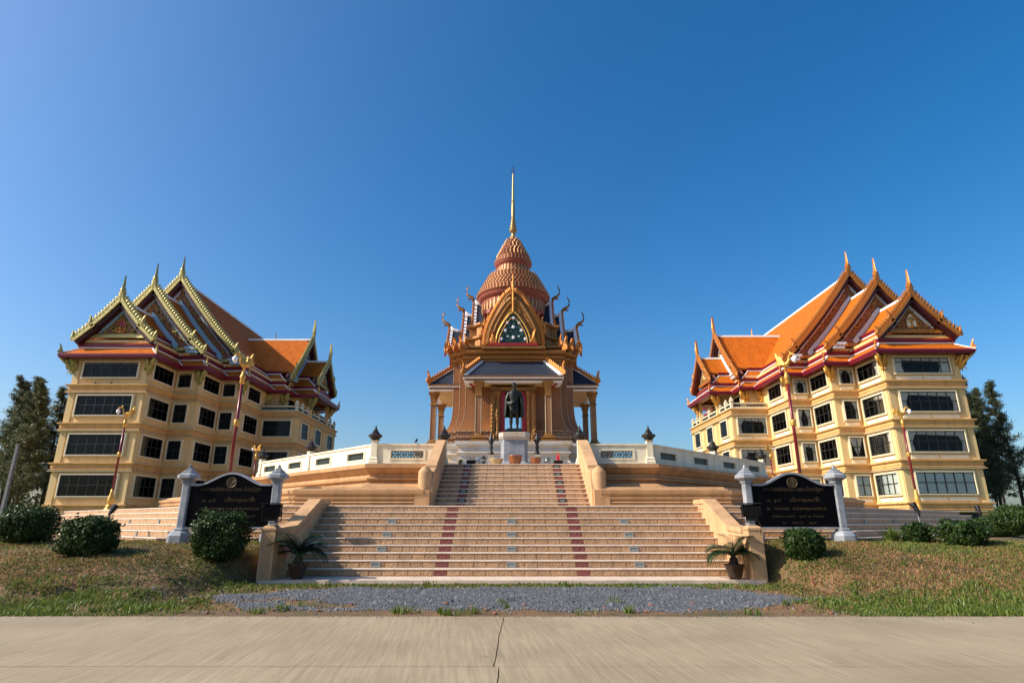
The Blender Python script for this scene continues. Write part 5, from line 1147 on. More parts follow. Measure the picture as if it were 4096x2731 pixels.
# ================================================================ STATUE AND OFFERINGS
SX, SY = .10, 27.0
pd = empty("statue_pedestal", (SX, SY, 3.77), "grey-white marble pedestal under the bronze standing figure", "pedestal")
def sq(h, d=None, c=(SX, SY)): d = d or h; return [(c[0] - h, c[1] - d), (c[0] + h, c[1] - d), (c[0] + h, c[1] + d), (c[0] - h, c[1] + d)]
def cham(h, k, c): return [(c[0] - h + k, c[1] - h), (c[0] + h - k, c[1] - h), (c[0] + h, c[1] - h + k), (c[0] + h, c[1] + h - k), (c[0] + h - k, c[1] + h), (c[0] - h + k, c[1] + h), (c[0] - h, c[1] + h - k), (c[0] - h, c[1] - h + k)]
c8 = cham(.60, .15, (SX, SY))
MB().mold(c8, [(.18, 3.765), (.18, 3.9), (.15, 3.93), (.10, 3.96), (.02, 4.02), (-.3, 4.03)]).obj("base", 'marble', pd)
MB().prism(c8, 3.77, 5.02).obj("shaft", 'marble', pd)
MB().mold(c8, [(-.3, 4.98), (.02, 4.98), (.06, 5.03), (.10, 5.10), (.10, 5.27), (.06, 5.30), (-.58, 5.301)]).obj("cap", 'marble_warm', pd)
MB().hexa([(SX - .40, SY - .36, 5.302), (SX + .40, SY - .36, 5.302), (SX + .40, SY + .36, 5.302), (SX - .40, SY + .36, 5.302)], [(SX - .33, SY - .30, 5.52), (SX + .33, SY - .30, 5.52), (SX + .33, SY + .30, 5.52), (SX - .33, SY + .30, 5.52)]).obj("bronze_plinth", 'bronze', pd)
st = empty("statue", (SX, SY, 5.52), "dark bronze statue of a standing cloaked person holding scroll and cane", "statue")
def S(x, y, z): return (SX + x, SY + y, 5.52 + z)      # figure faces -y; 2.2 m tall
b = MB()
# legs (stockings), breeches, torso, neck, head
for sx in (-1, 1):
    fx = sx * .145; b.tube([S(fx * 1.05, -.16, .035), S(fx, -.04, .05), S(fx, .06, .05)], [.05, .07, .055], 10, sq=.7)
    b.tube([S(fx, .02, .03), S(fx, .015, .16), S(fx, .03, .36), S(fx * .95, .01, .52), S(fx * .9, .0, .62), S(fx * .8, .0, .95), S(fx * .6, 0, 1.1)], [.06, .055, .088, .075, .10, .135, .13], 12)
b.tube([S(0, 0, .72), S(0, .0, .95), S(0, 0, 1.12), S(0, -.01, 1.3), S(0, -.01, 1.5), S(0, 0, 1.68), S(0, .0, 1.78), S(0, .0, 1.84)], [.22, .24, .225, .21, .235, .25, .18, .08], 16, sq=.72)
b.tube([S(0, 0, 1.76), S(0, -.01, 1.93)], [.075, .07], 10)
b.ball(S(0, -.01, 2.03), (.10, .12, .155), 14, 10); b.tube([S(0, -.11, 2.06), S(0, -.145, 2.01), S(0, -.12, 1.99)], [.014, .026, .02], 6)      # nose
for sx in (-1, 1): b.ball(S(sx * .10, .01, 2.03), (.018, .03, .045), 6, 5); b.ball(S(sx * .04, -.105, 2.055), (.024, .02, .014), 6, 4); b.ball(S(sx * .045, -.11, 2.085), (.035, .022, .009), 6, 4)
b.ball(S(0, -.118, 1.955), (.034, .018, .011), 6, 4); b.ball(S(0, -.105, 1.915), (.035, .03, .028), 6, 5)
# right arm (viewer's left) bent across holding the scroll, left arm lowered on the cane
b.tube([S(-.22, 0, 1.66), S(-.30, .02, 1.5), S(-.33, .02, 1.26), S(-.25, -.10, 1.17), S(-.10, -.23, 1.20)], [.10, .098, .09, .085, .06], 12)
b.tube([S(.22, 0, 1.66), S(.31, .02, 1.5), S(.36, -.01, 1.28), S(.37, -.10, 1.16), S(.34, -.22, 1.15)], [.10, .098, .088, .08, .055], 12)
for i in range(4):     # fingers curled round scroll and cane
    t = i * .026; b.tube([S(-.10 + .018 * i - .03, -.235, 1.225 - t * .25), S(-.075 + .018 * i - .03, -.30, 1.215 - t * .3), S(-.06 + .018 * i - .03, -.30, 1.165 - t * .3), S(-.06 + .018 * i - .03, -.26, 1.15 - t * .3)], [.016, .015, .014, .011], 6)
    b.tube([S(.325, -.22, 1.175 - t), S(.30, -.27, 1.17 - t), S(.325, -.295, 1.165 - t), S(.35, -.28, 1.165 - t)], [.016, .015, .014, .011], 6)
b.tube([S(-.13, -.23, 1.20), S(-.12, -.29, 1.24), S(-.09, -.30, 1.245)], [.018, .016, .012], 6); b.tube([S(.35, -.22, 1.18), S(.365, -.27, 1.2), S(.345, -.29, 1.2)], [.018, .016, .012], 6)
b.ball(S(-.11, -.23, 1.20), (.06, .05, .05), 8, 6); b.ball(S(.34, -.225, 1.14), (.05, .055, .06), 8, 6)
body = b.obj("body", 'bronze', st, True); rm = body.modifiers.new("r", 'REMESH'); rm.mode = 'VOXEL'; rm.voxel_size = .016; rm.use_smooth_shade = True; sm = body.modifiers.new("s", 'SMOOTH'); sm.iterations = 2; sm.factor = .5
mb = MB(); rows = []       # cloak hanging from the shoulders, open at the front
for k in range(12):
    t = k / 11; z = 1.74 - 1.18 * t; w_ = .31 + .11 * min(1, t * 4) + .06 * t; dpt = .17 + .12 * t; row = []
    for j in range(25):
        a = R(-38) + R(256) * j / 24; f = 1 + .05 * math.sin(j * 2.1 + t * 2) * t; row.append(S(w_ * f * math.cos(a), dpt * f * math.sin(a) + .03, z + .02 * math.sin(j * 1.7) * t))
    rows.append(row)
mb.sheet(rows); q = mb.obj("cloak", 'bronze', st, True); so = q.modifiers.new("t", 'SOLIDIFY'); so.thickness = .03; ss = q.modifiers.new("ss", 'SUBSURF'); ss.levels = 1; ss.render_levels = 1
mb = MB()        # sash, skirt folds, coat hem, collar, medals
for i in range(7): mb.tube([S(-.16 + .035 * i, -.17 - .01 * (i % 2), 1.02), S(-.15 + .04 * i, -.215 + .012 * abs(i - 3), .88), S(-.19 + .035 * i, -.16, .70)], [.02, .035, .02], 6)
mb.tube([S(-.2, -.14, 1.12), S(0, -.19, 1.08), S(.2, -.14, 1.12)], .035, 6); mb.lathe([(.095, 7.27), (.085, 7.33)], 12, (SX, SY), sq=.9)
for i in range(4): mb.ball(S(.08 + .03 * (i % 2), -.185, 1.5 - .05 * i), .025, 6, 4)
for i in range(5): mb.ball(S(0, -.185 - .01 * (i < 3), 1.22 + .1 * i), .014, 6, 4)
mb.obj("garment_folds", 'bronze', st, True, kind='stuff')
MB().tube([S(-.27, -.30, 1.02), S(.14, -.34, 1.33)], [.05, .05], 10).obj("scroll", 'bronze', st, True)
mb = MB(); mb.tube([S(.325, -.26, 1.32), S(.325, -.265, 1.1), S(.31, -.27, .0)], [.022, .018, .016], 8); mb.ball(S(.325, -.26, 1.33), (.032, .032, .045), 8, 6); mb.obj("cane", 'bronze', st, True)
# small plinths with black flame ornaments
for sx, x_ in ((-1, -.93), (1, 1.12)):
    t = empty("flame_ornament", (x_, 26.6, 3.77), "black lotus-bud ornament on a small marble plinth beside the %s" % ("cream bowl" if sx < 0 else "shallower brown pot"), "ornament")
    MB().box(x_ - .14, x_ + .14, 26.46, 26.74, 3.765, 4.33).obj("plinth", 'marble_warm', t)
    MB().lathe([(.13, 4.331), (.14, 4.40), (.08, 4.46), (.06, 4.55), (.09, 4.66), (.07, 4.72), (.06, 4.78), (.13, 4.92), (.12, 5.02), (.06, 5.14), (.02, 5.26), (0, 5.32)], 16, (x_, 26.6)).obj("bud", 'urn_black', t, True)
def lathe_thing(name, prof, x, y, z, m, label, cat, n=24, group=None):
    r = empty(name, (x, y, z), label, cat, group); mb = MB(); mb.lathe([(a, z + b_) for a, b_ in prof], n, (x, y)); o = mb.obj("body", m, r, True); return r
F0 = 3.776
r = lathe_thing("glazed_pot", [(.17, 0), (.19, .02), (.24, .12), (.285, .26), (.27, .34), (.30, .37), (.305, .40), (.28, .41), (.26, .36), (.2, .1), (0, .08)], .14, 25.5, F0, 'pot_brown', "tall glossy brown pot in the middle of the offerings row", "pot")
r = lathe_thing("glazed_pot", [(.13, 0), (.16, .03), (.21, .12), (.235, .22), (.22, .28), (.245, .30), (.24, .325), (.22, .32), (.2, .26), (.15, .1), (0, .08)], 1.0, 25.5, F0, 'pot_brown', "shallower brown glazed pot in front of the black ornament", "pot")
r = lathe_thing("offering_bowl", [(.14, 0), (.17, .03), (.24, .12), (.285, .22), (.30, .25), (.30, .27), (.28, .265), (.24, .18), (.15, .07), (0, .06)], -.66, 25.5, F0, 'pot_cream', "wide cream bowl with a beaded rim on the top step", "bowl")
mb = MB()
for i in range(20): a = i * .314; mb.ball((-.66 + .295 * math.cos(a), 25.5 + .295 * math.sin(a), F0 + .262), .018, 5, 4)
mb.obj("rim_beads", 'steel', r)
def trough(x, label):
    t = empty("incense_trough", (x, 25.5, F0), label, "trough"); mb = MB()
    mb.hexa([(x - .16, 25.4, F0), (x + .16, 25.4, F0), (x + .16, 25.6, F0), (x - .16, 25.6, F0)], [(x - .2, 25.34, F0 + .19), (x + .2, 25.34, F0 + .19), (x + .2, 25.66, F0 + .19), (x - .2, 25.66, F0 + .19)]); mb.obj("trough", 'black_metal', t)
    MB().box(x - .17, x + .17, 25.37, 25.63, F0 + .19, F0 + .196).obj("ash", 'soil', t); return t
t = trough(-1.73, "black incense trough holding spent incense sticks"); rr = random.Random(2)
for i in range(14): a = rr.uniform(-.12, .12); MB().tube([(-1.73 + a, 25.5, F0 + .18), (-1.73 + a * 1.5 - .03, 25.5 + rr.uniform(-.04, .04), F0 + rr.uniform(.3, .48))], .005, 4).obj("incense_stick", 'incense', t)
t = trough(1.96, "black incense trough with bright red candles"); 
for i in range(4): MB().tube([(1.9 + .035 * i, 25.48, F0 + .18), (1.9 + .035 * i, 25.48, F0 + .42 + .04 * (i % 2))], .016, 6).obj("candle", 'red_wax', t)
MB().lathe([(.02, F0 + .5), (.05, F0 + .53), (.0, F0 + .6)], 6, (1.94, 25.48)).obj("bud", 'gold', t)
for x_, m_, lb in ((-1.47, 'globe', "pale round floodlamp on a bracket beside the incense trough"), (1.50, 'vent_back', "grey-green round floodlamp on a bracket beside the red candles")):
    t = empty("round_floodlamp", (x_, 25.6, F0), lb, "lamp"); mb = MB(); mb.ball((x_, 25.6, F0 + .24), (.10, .07, .11), 12, 8); mb.obj("head", m_, t, True); mb = MB(); mb.tube([(x_ - .11, 25.6, F0 + .24), (x_ - .10, 25.6, F0 + .1), (x_, 25.6, F0 + .05), (x_ + .10, 25.6, F0 + .1), (x_ + .11, 25.6, F0 + .24)], .012, 5); mb.lathe([(.07, F0), (.06, F0 + .04)], 8, (x_, 25.6)); mb.obj("bracket", 'black_metal', t)
    MB().lathe([(.1, F0 + .18), (.105, F0 + .2), (.1, F0 + .22)], 10, (x_, 25.6), cap=False).obj("band", 'steel', t)
t = empty("lantern", (-1.2, 25.5, F0), "small black lantern on a foot between lamp and cream bowl", "lantern"); mb = MB()
mb.lathe([(.09, F0), (.04, F0 + .05), (.04, F0 + .09), (.11, F0 + .11), (.11, F0 + .13)], 6, (-1.2, 25.5)); mb.lathe([(.15, F0 + .28), (.05, F0 + .34), (.02, F0 + .40), (0, F0 + .43)], 6, (-1.2, 25.5)); mb.obj("frame", 'black_metal', t)
MB().lathe([(.085, F0 + .131), (.10, F0 + .279)], 6, (-1.2, 25.5)).obj("glass", 'lamp_lens', t)
t = empty("leafy_pot_plant", (-2.2, 25.7, F0), "small bright green leafy plant by the balustrade foot", "plant"); mb = MB(); mb.lathe([(.07, F0), (.1, F0 + .1)], 10, (-2.2, 25.7)); mb.obj("pot", 'pot_dark', t)
mb = MB(); rr = random.Random(9)
for i in range(16):
    a = rr.uniform(0, 6.28); l = rr.uniform(.08, .2); z = F0 + rr.uniform(.14, .28); c = (-2.2 + l * math.cos(a), 25.7 + l * math.sin(a), z); mb.face([(-2.2, 25.7, F0 + .1), (c[0] - .04 * math.sin(a), c[1] + .04 * math.cos(a), z), (c[0] * 1.0 + .04 * math.cos(a), c[1] + .04 * math.sin(a), z - .01), (c[0] + .04 * math.sin(a), c[1] - .04 * math.cos(a), z)])
mb.obj("leaf", 'grass_green', t)
# low marble altar steps between pedestal and temple
al = empty("marble_altar_step", (0, 31.6, 3.77), "low white marble altar step with moulded ends in front of the temple base", "altar step"); q = [(-2.6, 31.3), (2.75, 31.3), (2.75, 32.6), (-2.6, 32.6)]
MB().mold(q, [(.16, 3.77), (.16, 4.05), (.05, 4.08), (.0, 4.2), (.12, 4.42), (.14, 4.52), (-.5, 4.54)]).obj("moulding", 'marble', al); MB().prism(q, 3.77, 4.53).obj("core", 'marble', al)

# ================================================================ SWAN LAMP POSTS
def swan_lamp():
    r = empty("swan_lamp_post", (0, 0, 0)); K = lambda x, y, z: (x * .66, y * .66, 4.68 + (z - 4.55) * .68); KV = .72
    MB().lathe([(.27, 0), (.27, .05), (.22, .12), (.17, .18), (.19, .24), (.12, .32), (.11, .38), (.14, .44), (.16, .56), (.12, .74), (.08, .95), (.066, 1.1)], 16).obj("base", 'gold', r, True)
    MB().tube([(0, 0, 1.08), (0, 0, 4.4)], [.058, .048], 12).obj("pole", 'pole_red', r, True)
    MB().lathe([(.07, 2.72), (.10, 2.78), (.085, 2.84), (.11, 2.90), (.07, 2.96)], 12).obj("collar", 'gold', r, True)
    MB().lathe([(.062, 4.22), (.09, 4.28), (.075, 4.42), (.11, 4.47), (.09, 4.52), (.06, 4.6), (.05, 4.68)], 12).obj("collar", 'gold', r, True)
    b = MB(K); b.tube([(0, 0, 4.55), (.02, 0, 4.75), (.06, 0, 4.92)], [.06, .07, .09], 8)
    b.tube([(.34, 0, 4.98), (.24, 0, 4.98), (.08, 0, 4.94), (-.08, 0, 4.92), (-.20, 0, 4.98), (-.27, 0, 5.12), (-.28, 0, 5.26), (-.34, 0, 5.38), (-.44, 0, 5.42), (-.55, 0, 5.40), (-.68, 0, 5.37)], [.04, .10, .15, .15, .11, .07, .055, .052, .06, .04, .012], 10)
    b.tube([(-.42, 0, 5.45), (-.38, 0, 5.54), (-.32, 0, 5.60)], [.04, .03, .0], 6); b.obj("swan_body", 'gold', r, True)
    for sy in (-1, 1):
        w_ = MB(K); w_.slab([(-.12, sy * .13, 5.0), (.02, sy * .17, 5.1), (.2, sy * .24, 5.06), (.42, sy * .34, 5.02), (.3, sy * .28, 4.97), (.34, sy * .28, 4.92), (.15, sy * .2, 4.9), (-.05, sy * .16, 4.88)], (0, sy * .03, 0)); w_.obj("wing", 'gold', r)
    inst("tail", GOLDS['gold'][2], r, fmat(K(.32, 0, 4.95), Vector((.6, 0, .1)), Vector((0, .6, 0)), Vector((.1, 0, .55))))
    inst("tail", GOLDS['gold'][0], r, fmat(K(.22, 0, 5.02), Vector((.6, 0, .1)), Vector((0, .6, 0)), Vector((.1, 0, .85))))
    MB(K).lathe([(.05, 5.33), (.055, 5.30), (.03, 5.27)], 8, (-.62, 0)).obj("lamp_cap", 'gold', r)
    MB(K).lathe([(.05, 5.27), (.13, 5.20), (.15, 5.12), (.13, 5.03), (.07, 4.95), (.02, 4.90), (0, 4.89)], 14, (-.62, 0)).obj("lamp_globe", 'globe', r, True)
    return r
lamp0 = swan_lamp()
bn = {-1: "the dark-windowed building", 1: "the curtained building"}
LP = [(-1, 9.75, 20.7, "rising behind the black sign board beside {}"), (-1, 20.4, 31.0, "standing clear on the terrace corner in front of {}"), (-1, 20.4, 47.6, "far behind the parapet near {}"),
      (1, 9.75, 20.7, "rising behind the black sign board beside {}"), (1, 20.4, 31.0, "standing clear on the terrace corner in front of {}"), (1, 20.4, 47.6, "far behind the parapet near {}")]
for i, (sx, ax, y, lb) in enumerate(LP):
    o = lamp0 if i == 0 else copy_tree(lamp0); x_ = sx * ax + .1; o.location = (x_, y, 1.97)
    a = math.atan2(y - TC, x_); o.rotation_euler.z = a - math.pi
    tag(o, "golden swan lamp post " + lb.format(bn[sx]), "lamp post", "golden swan lamp posts on the terrace")

# ================================================================ SIGNS
dg = bpy.context.evaluated_depsgraph_get
def text_mesh(body, size, shear, bold=0):
    cu = bpy.data.curves.new("lettering", 'FONT'); cu.body = body; cu.size = size; cu.align_x = 'CENTER'; cu.extrude = .004; cu.shear = shear; cu.offset = -.0035; cu.resolution_u = 3
    o = bpy.data.objects.new("tmp", cu); COL.objects.link(o); bpy.context.view_layer.update(); me = bpy.data.meshes.new_from_object(o.evaluated_get(dg())); bpy.data.objects.remove(o); return me
WORDS = [("อาคารพิพิธภัณฑ์พระไตรปิฎก", .35, 2.30, 0, 1.64), ("ดร.", .35, 2.02, -.70, .11), ("ยุวรี", .35, 2.02, -.46, .21), ("เอื้อกาญจนวิไล", .35, 2.02, .29, .82),
         ("DR.", 0, 1.80, -.72, .125), ("YUWAREE", 0, 1.80, -.376, .44), ("AUKARNJANAWILAI", 0, 1.80, .376, .92), ("อุทิศแด่ทุกสรรพสัตว์", .3, 1.61, -.35, .65), ("มูลค่า", .3, 1.61, .175, .19), ("๓๐", .3, 1.61, .36, .09), ("ล้านบาท", .3, 1.61, .606, .29),
         ("๒๑", .3, 1.44, -.344, .10), ("สิงหาคม", .3, 1.44, .01, .29), ("๒๕๓๕", .3, 1.44, .42, .2)]
TM = []
for body, sh_, z, xc, want in WORDS:
    me = text_mesh(body, .2, sh_); me.materials.append(MATS['sign_gold']); xs_ = [v.co.x for v in me.vertices] or [0, 1]; TM.append((me, max(xs_) - min(xs_), (max(xs_) + min(xs_)) / 2, z, xc, want))
def make_sign(sx):
    xi, xo, Y = 6.62, 8.84, 16.85; cx_ = sx * (xi + xo) / 2
    r = empty("sign_board", (cx_, Y, .85), "black sign board between marble pillars, %s" % ("half hidden by a large round bush" if sx < 0 else "its lettering clear of the small round bush"), "sign")
    x0, x1 = cx_ - 1.11, cx_ + 1.11; n = 40
    def top(t):        # gentle ogee: flat shoulders rising to the middle
        d = abs(t - .5) * 2; return 2.44 + .31 * (.5 + .5 * math.cos(math.pi * min(1, d / .78))) ** .85
    pts = [(x0 + (x1 - x0) * i / n, top(i / n)) for i in range(n + 1)]
    MB().slab([(x0, Y - .07, 1.36), (x1, Y - .07, 1.36)] + [(x, Y - .07, z) for x, z in pts[::-1]], (0, .14, 0)).obj("panel", 'black_granite', r)
    mb = MB()
    for (a, za), (b_, zb) in zip(pts[:-1], pts[1:]): mb.hexa([(a, Y - .11, za), (b_, Y - .11, zb), (b_, Y + .11, zb), (a, Y + .11, za)], [(a, Y - .11, za + .055), (b_, Y - .11, zb + .055), (b_, Y + .11, zb + .055), (a, Y + .11, za + .055)])
    mb.obj("coping", 'marble', r); MB().box(x0, x1, Y - .09, Y + .09, 1.31, 1.36).obj("bottom_rail", 'marble', r)
    for px in (x0 - .13, x1 + .13):
        q = empty("x"); bpy.data.objects.remove(q); h = .11; c = (px, Y); P = cham(h, .035, c)
        p = MB().mold(P, [(.0, 1.32), (0, 2.58)]); p = p.obj("pillar", 'marble', r)
        MB().mold(P, [(.17, .55), (.17, 1.14), (.13, 1.21), (.06, 1.26), (.04, 1.28), (.06, 1.30), (.03, 1.33), (-.1, 1.331)]).obj("pillar_base", 'marble', p)
        MB().mold(P, [(-.1, 2.52), (.03, 2.52), (.04, 2.55), (.02, 2.57), (.11, 2.63), (.145, 2.65), (.145, 2.73), (.12, 2.75), (.055, 2.79), (.065, 2.805), (.015, 2.84), (.02, 2.855), (-.035, 2.88), (-.03, 2.895), (-.08, 2.93), (-.10, 2.98), (-.118, 3.0)]).obj("pillar_cap", 'marble', p)
        mb = MB(); mb.lathe([(.04, 2.92), (.025, 2.97), (.012, 3.0), (.018, 3.02), (0, 3.04)], 8, c); mb.obj("pillar_finial", 'marble', p)
    # wheel emblem
    mb = MB(); ez = 2.535; seg = 36
    for rr_, th in ((.135, .014), (.112, .008), (.045, .008)):
        mb.tube([(cx_ + rr_ * math.cos(i * 6.2832 / seg), Y - .078, ez + rr_ * math.sin(i * 6.2832 / seg)) for i in range(seg + 1)], th, 5, cap=False)
    for i in range(12):
        a = i * math.pi / 6; mb.tube([(cx_ + .02 * math.cos(a), Y - .078, ez + .02 * math.sin(a)), (cx_ + .115 * math.cos(a), Y - .078, ez + .115 * math.sin(a))], [.006, .012], 5)
    mb.obj("wheel_emblem", 'sign_gold', r)
    for me, wd, mx_, z, xc, want in TM:
        sc = want / wd; inst("lettering", me, r, Matrix.Translation((cx_ + xc - mx_ * sc, Y - .075, z)) @ Matrix.Rotation(R(90), 4, 'X') @ Matrix.Scale(sc, 4))
    return r
make_sign(-1); make_sign(1)
# box floodlights fixed to the piers
def box_flood(x, y, z, yaw, label):
    r = empty("box_floodlight", (x, y, z), label, "floodlight", rz=yaw); r["_ox"] = [0, 0, 0]
    b = MB(); b.hexa([(-.20, -.16, .12), (.20, -.16, .12), (.20, .10, .12), (-.20, .10, .12)], [(-.24, -.20, .36), (.24, -.20, .36), (.20, .16, .42), (-.20, .16, .42)]); b.obj("housing", 'black_metal', r)
    f = MB()
    for i in range(8): f.box(-.17 + i * .046, -.16 + i * .046, -.24, -.15, .14, .37)
    f.obj("cooling_fins", 'black_metal', r); MB().hexa([(-.19, .10, .14), (.19, .10, .14), (.19, .14, .13), (-.19, .14, .13)], [(-.19, .16, .40), (.19, .16, .40), (.19, .20, .39), (-.19, .20, .39)]).obj("lens", 'lamp_lens', r)
    MB().box(-.25, .25, -.26, .18, .425, .445).obj("visor", 'black_metal', r); MB().box(-.14, .14, -.10, .06, .02, .12).obj("ballast_box", 'black_metal', r)
    t = MB(); t.tube([(-.23, -.02, .26), (-.23, -.02, .02), (0, -.02, -.02), (.23, -.02, .02), (.23, -.02, .26)], .014, 5); t.tube([(.12, -.1, .06), (.2, -.16, -.1), (.16, -.14, -.3)], .008, 4); t.obj("bracket", 'black_metal', r); return r
box_flood(-5.93, 15.26, 1.49, R(8), "black box floodlight on the pier above the shaded cycad"); box_flood(5.93, 15.26, 1.49, R(-28), "black box floodlight on the pier above the sunlit cycad")
def stake_flood(x, y, h, yaw, label):
    z = gz1(x, y); r = empty("stake_floodlight", (x, y, z), label, "floodlight", rz=yaw); r["_ox"] = [0, 0, 0]; r.scale = (.68, .68, .68); h = h / .68
    MB().tube([(0, 0, -.1), (0, 0, h)], .022, 6).obj("stake", 'steel', r)
    b = MB(); b.tube([(0, .10, h + .02), (0, .02, h + .14), (0, -.1, h + .34), (0, -.16, h + .44)], [.04, .08, .13, .14], 8); b.tube([(0, .02, h - .02), (.03, .08, h - .1)], .05, 6); b.obj("head", 'black_metal', r)
    c, a = Vector((0, -.16, h + .44)), Vector((0, -.06, .1)).normalized(); t = MB(); u = a.cross(Vector((1, 0, 0))); t.face([tuple(c + a * .004 + (Vector((1, 0, 0)) * math.cos(i * .7854) + u * math.sin(i * .7854)) * .12) for i in range(8)]); t.obj("lens", 'lamp_lens', r)
    MB().tube([(-.14, -.06, h + .28), (-.12, 0, h), (.12, 0, h), (.14, -.06, h + .28)], .014, 5).obj("bracket", 'black_metal', r); return r
stake_flood(-11.9, 18.3, .72, R(160), "black spotlight on a steel stake between round bushes and the pink steps"); stake_flood(-18.6, 24.4, .55, R(200), "black spotlight by the end of the pink steps under the dark-windowed building")
stake_flood(12.5, 19.0, .75, R(-160), "black spotlight on a steel stake beside a scrubby low bush"); stake_flood(17.8, 23.5, .75, R(-200), "black spotlight on a steel stake near the basement windows of the curtained building")

# ================================================================ PLANTS
def leaf_cloud(n, rx, ry, rz, s, shell=.55, seed=1, m='bush_leaf', lump=.18):
    g_ = np.random.default_rng(seed); d = g_.normal(size=(n, 3)); d /= np.linalg.norm(d, axis=1)[:, None]
    r_ = (1 - (1 - shell) * g_.random(n) ** 1.6); lum = 1 + lump * (np.sin(d[:, 0] * 5 + seed) * np.sin(d[:, 1] * 4.3 + 2 * seed) * np.sin(d[:, 2] * 4.7 + 1)) + .07 * g_.normal(size=n) * (g_.random(n) > .8)
    # squarish clipped shape
    p = np.sign(d) * np.abs(d) ** .82; p /= (np.abs(p) ** 2.6).sum(1)[:, None] ** (1 / 2.6)
    c = p * (r_ * lum)[:, None] * np.array([rx, ry, rz]); nn = d + .7 * g_.normal(size=(n, 3)); nn /= np.linalg.norm(nn, axis=1)[:, None]
    t = np.cross(nn, g_.normal(size=(n, 3))); t /= np.linalg.norm(t, axis=1)[:, None]; b_ = np.cross(nn, t); ss = (s * g_.uniform(.6, 1.3, n))[:, None]
    # stray shoots breaking the outline
    ns, nl = 46, 11; u = g_.normal(size=(ns, 3)); u[:, 2] = np.abs(u[:, 2]) * 1.1 - .15; u /= np.linalg.norm(u, axis=1)[:, None]; q = np.sign(u) * np.abs(u) ** .82; q /= (np.abs(q) ** 2.6).sum(1)[:, None] ** (1 / 2.6)
    tt = np.linspace(.86, 1, nl)[None] + np.linspace(0, 1, nl)[None] * g_.uniform(.03, .26, (ns, 1)); sc_ = (q[:, None] * tt[..., None]).reshape(-1, 3) * np.array([rx, ry, rz]) + g_.normal(size=(ns * nl, 3)) * .012
    k_ = g_.integers(0, n, ns * nl); V0 = np.stack([c - t * ss, c + b_ * ss * .55, c + t * ss, c - b_ * ss * .55], 1); V1 = V0[k_] - c[k_][:, None] + sc_[:, None]
    return np.concatenate([V0, V1 * 1.0], 0).reshape(-1, 3)
def bush(x, y, rx, ry, rz, label, n=9000, seed=1, lift=0, lump=.18, s=.034, stem=False):
    z = gz1(x, y); r = empty("bush", (x, y, z), label, "bush"); V = leaf_cloud(n, rx, ry, rz, s, seed=seed, lump=lump); V[:, 2] = V[:, 2] + rz * .92 + lift
    o = np_obj("foliage", V, np.arange(len(V)).reshape(-1, 4), 'bush_leaf', 'stuff', r)
    mb = MB(); rr = random.Random(seed)
    mb.tube([(x, y, z - .1), (x + .01, y, z + lift + rz * .6)], [.035, .02], 6)
    for i in range(16):
        a = rr.uniform(0, 6.28); e = rr.uniform(.3, .85); mb.tube([(x, y, z + lift * .9 + .05), (x + rx * .4 * e * math.cos(a), y + ry * .4 * e * math.sin(a), z + lift + rz * .5), (x + rx * .8 * e * math.cos(a), y + ry * .8 * e * math.sin(a), z + lift + rz * rr.uniform(.7, 1.5))], [.018, .012, .005], 4)
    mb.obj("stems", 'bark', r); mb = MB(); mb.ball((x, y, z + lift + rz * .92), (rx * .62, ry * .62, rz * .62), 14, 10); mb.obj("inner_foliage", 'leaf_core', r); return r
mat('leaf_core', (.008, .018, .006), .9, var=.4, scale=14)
bush(-6.98, 14.95, .60, .54, .56, "large clipped round bush in front of the black sign board", 15000, 1)
bush(-10.1, 14.9, .60, .55, .45, "broad rounded bush beside the staked spotlight and pink steps", 14000, 2)
bush(-12.95, 16.6, .68, .6, .46, "broad low bush at the foot of the casuarina row", 13000, 3)
bush(-16.6, 18.6, .8, .7, .5, "bush half out of view beside the leaning concrete pole", 7000, 4)
bush(7.0, 15.0, .42, .40, .34, "small round bush below the sign board, casting a dark shadow", 9000, 5)
bush(11.75, 16.2, .54, .45, .31, "scrubby uneven low bush beside a staked spotlight", 7500, 6, lump=.45)
bush(11.0, 16.9, .34, .3, .26, "smaller scrubby bush leaning against the scrubby low bush", 3500, 16, lump=.4)
bush(14.3, 17.2, .76, .65, .36, "wide flat-topped bush raised on a short stem at the bank edge", 12000, 7, lift=.26, lump=.22)
bush(17.3, 22.2, .8, .6, .35, "low hedge bush growing at the end of the brown steps", 7000, 8)
bush(20.5, 25.5, 1.2, .8, .45, "low hedge bush in front of the casuarinas by the curtained building", 7000, 9)
for x, y, lb in ((10.3, 16.9, "tuft of long grass between the marble sign pillar and scrubby bush"),):
    n = 260; a = RNG.uniform(0, 6.28, n); l = RNG.uniform(.1, .35, n); px, py = RNG.normal(x, .06, n), RNG.normal(y, .05, n)
    o = blades("grass_clump", px, py, .36, 'grass_green', lb, "grass", wid=.011, lean=1.3)
# trailing shoots above the big bush
mb = MB()
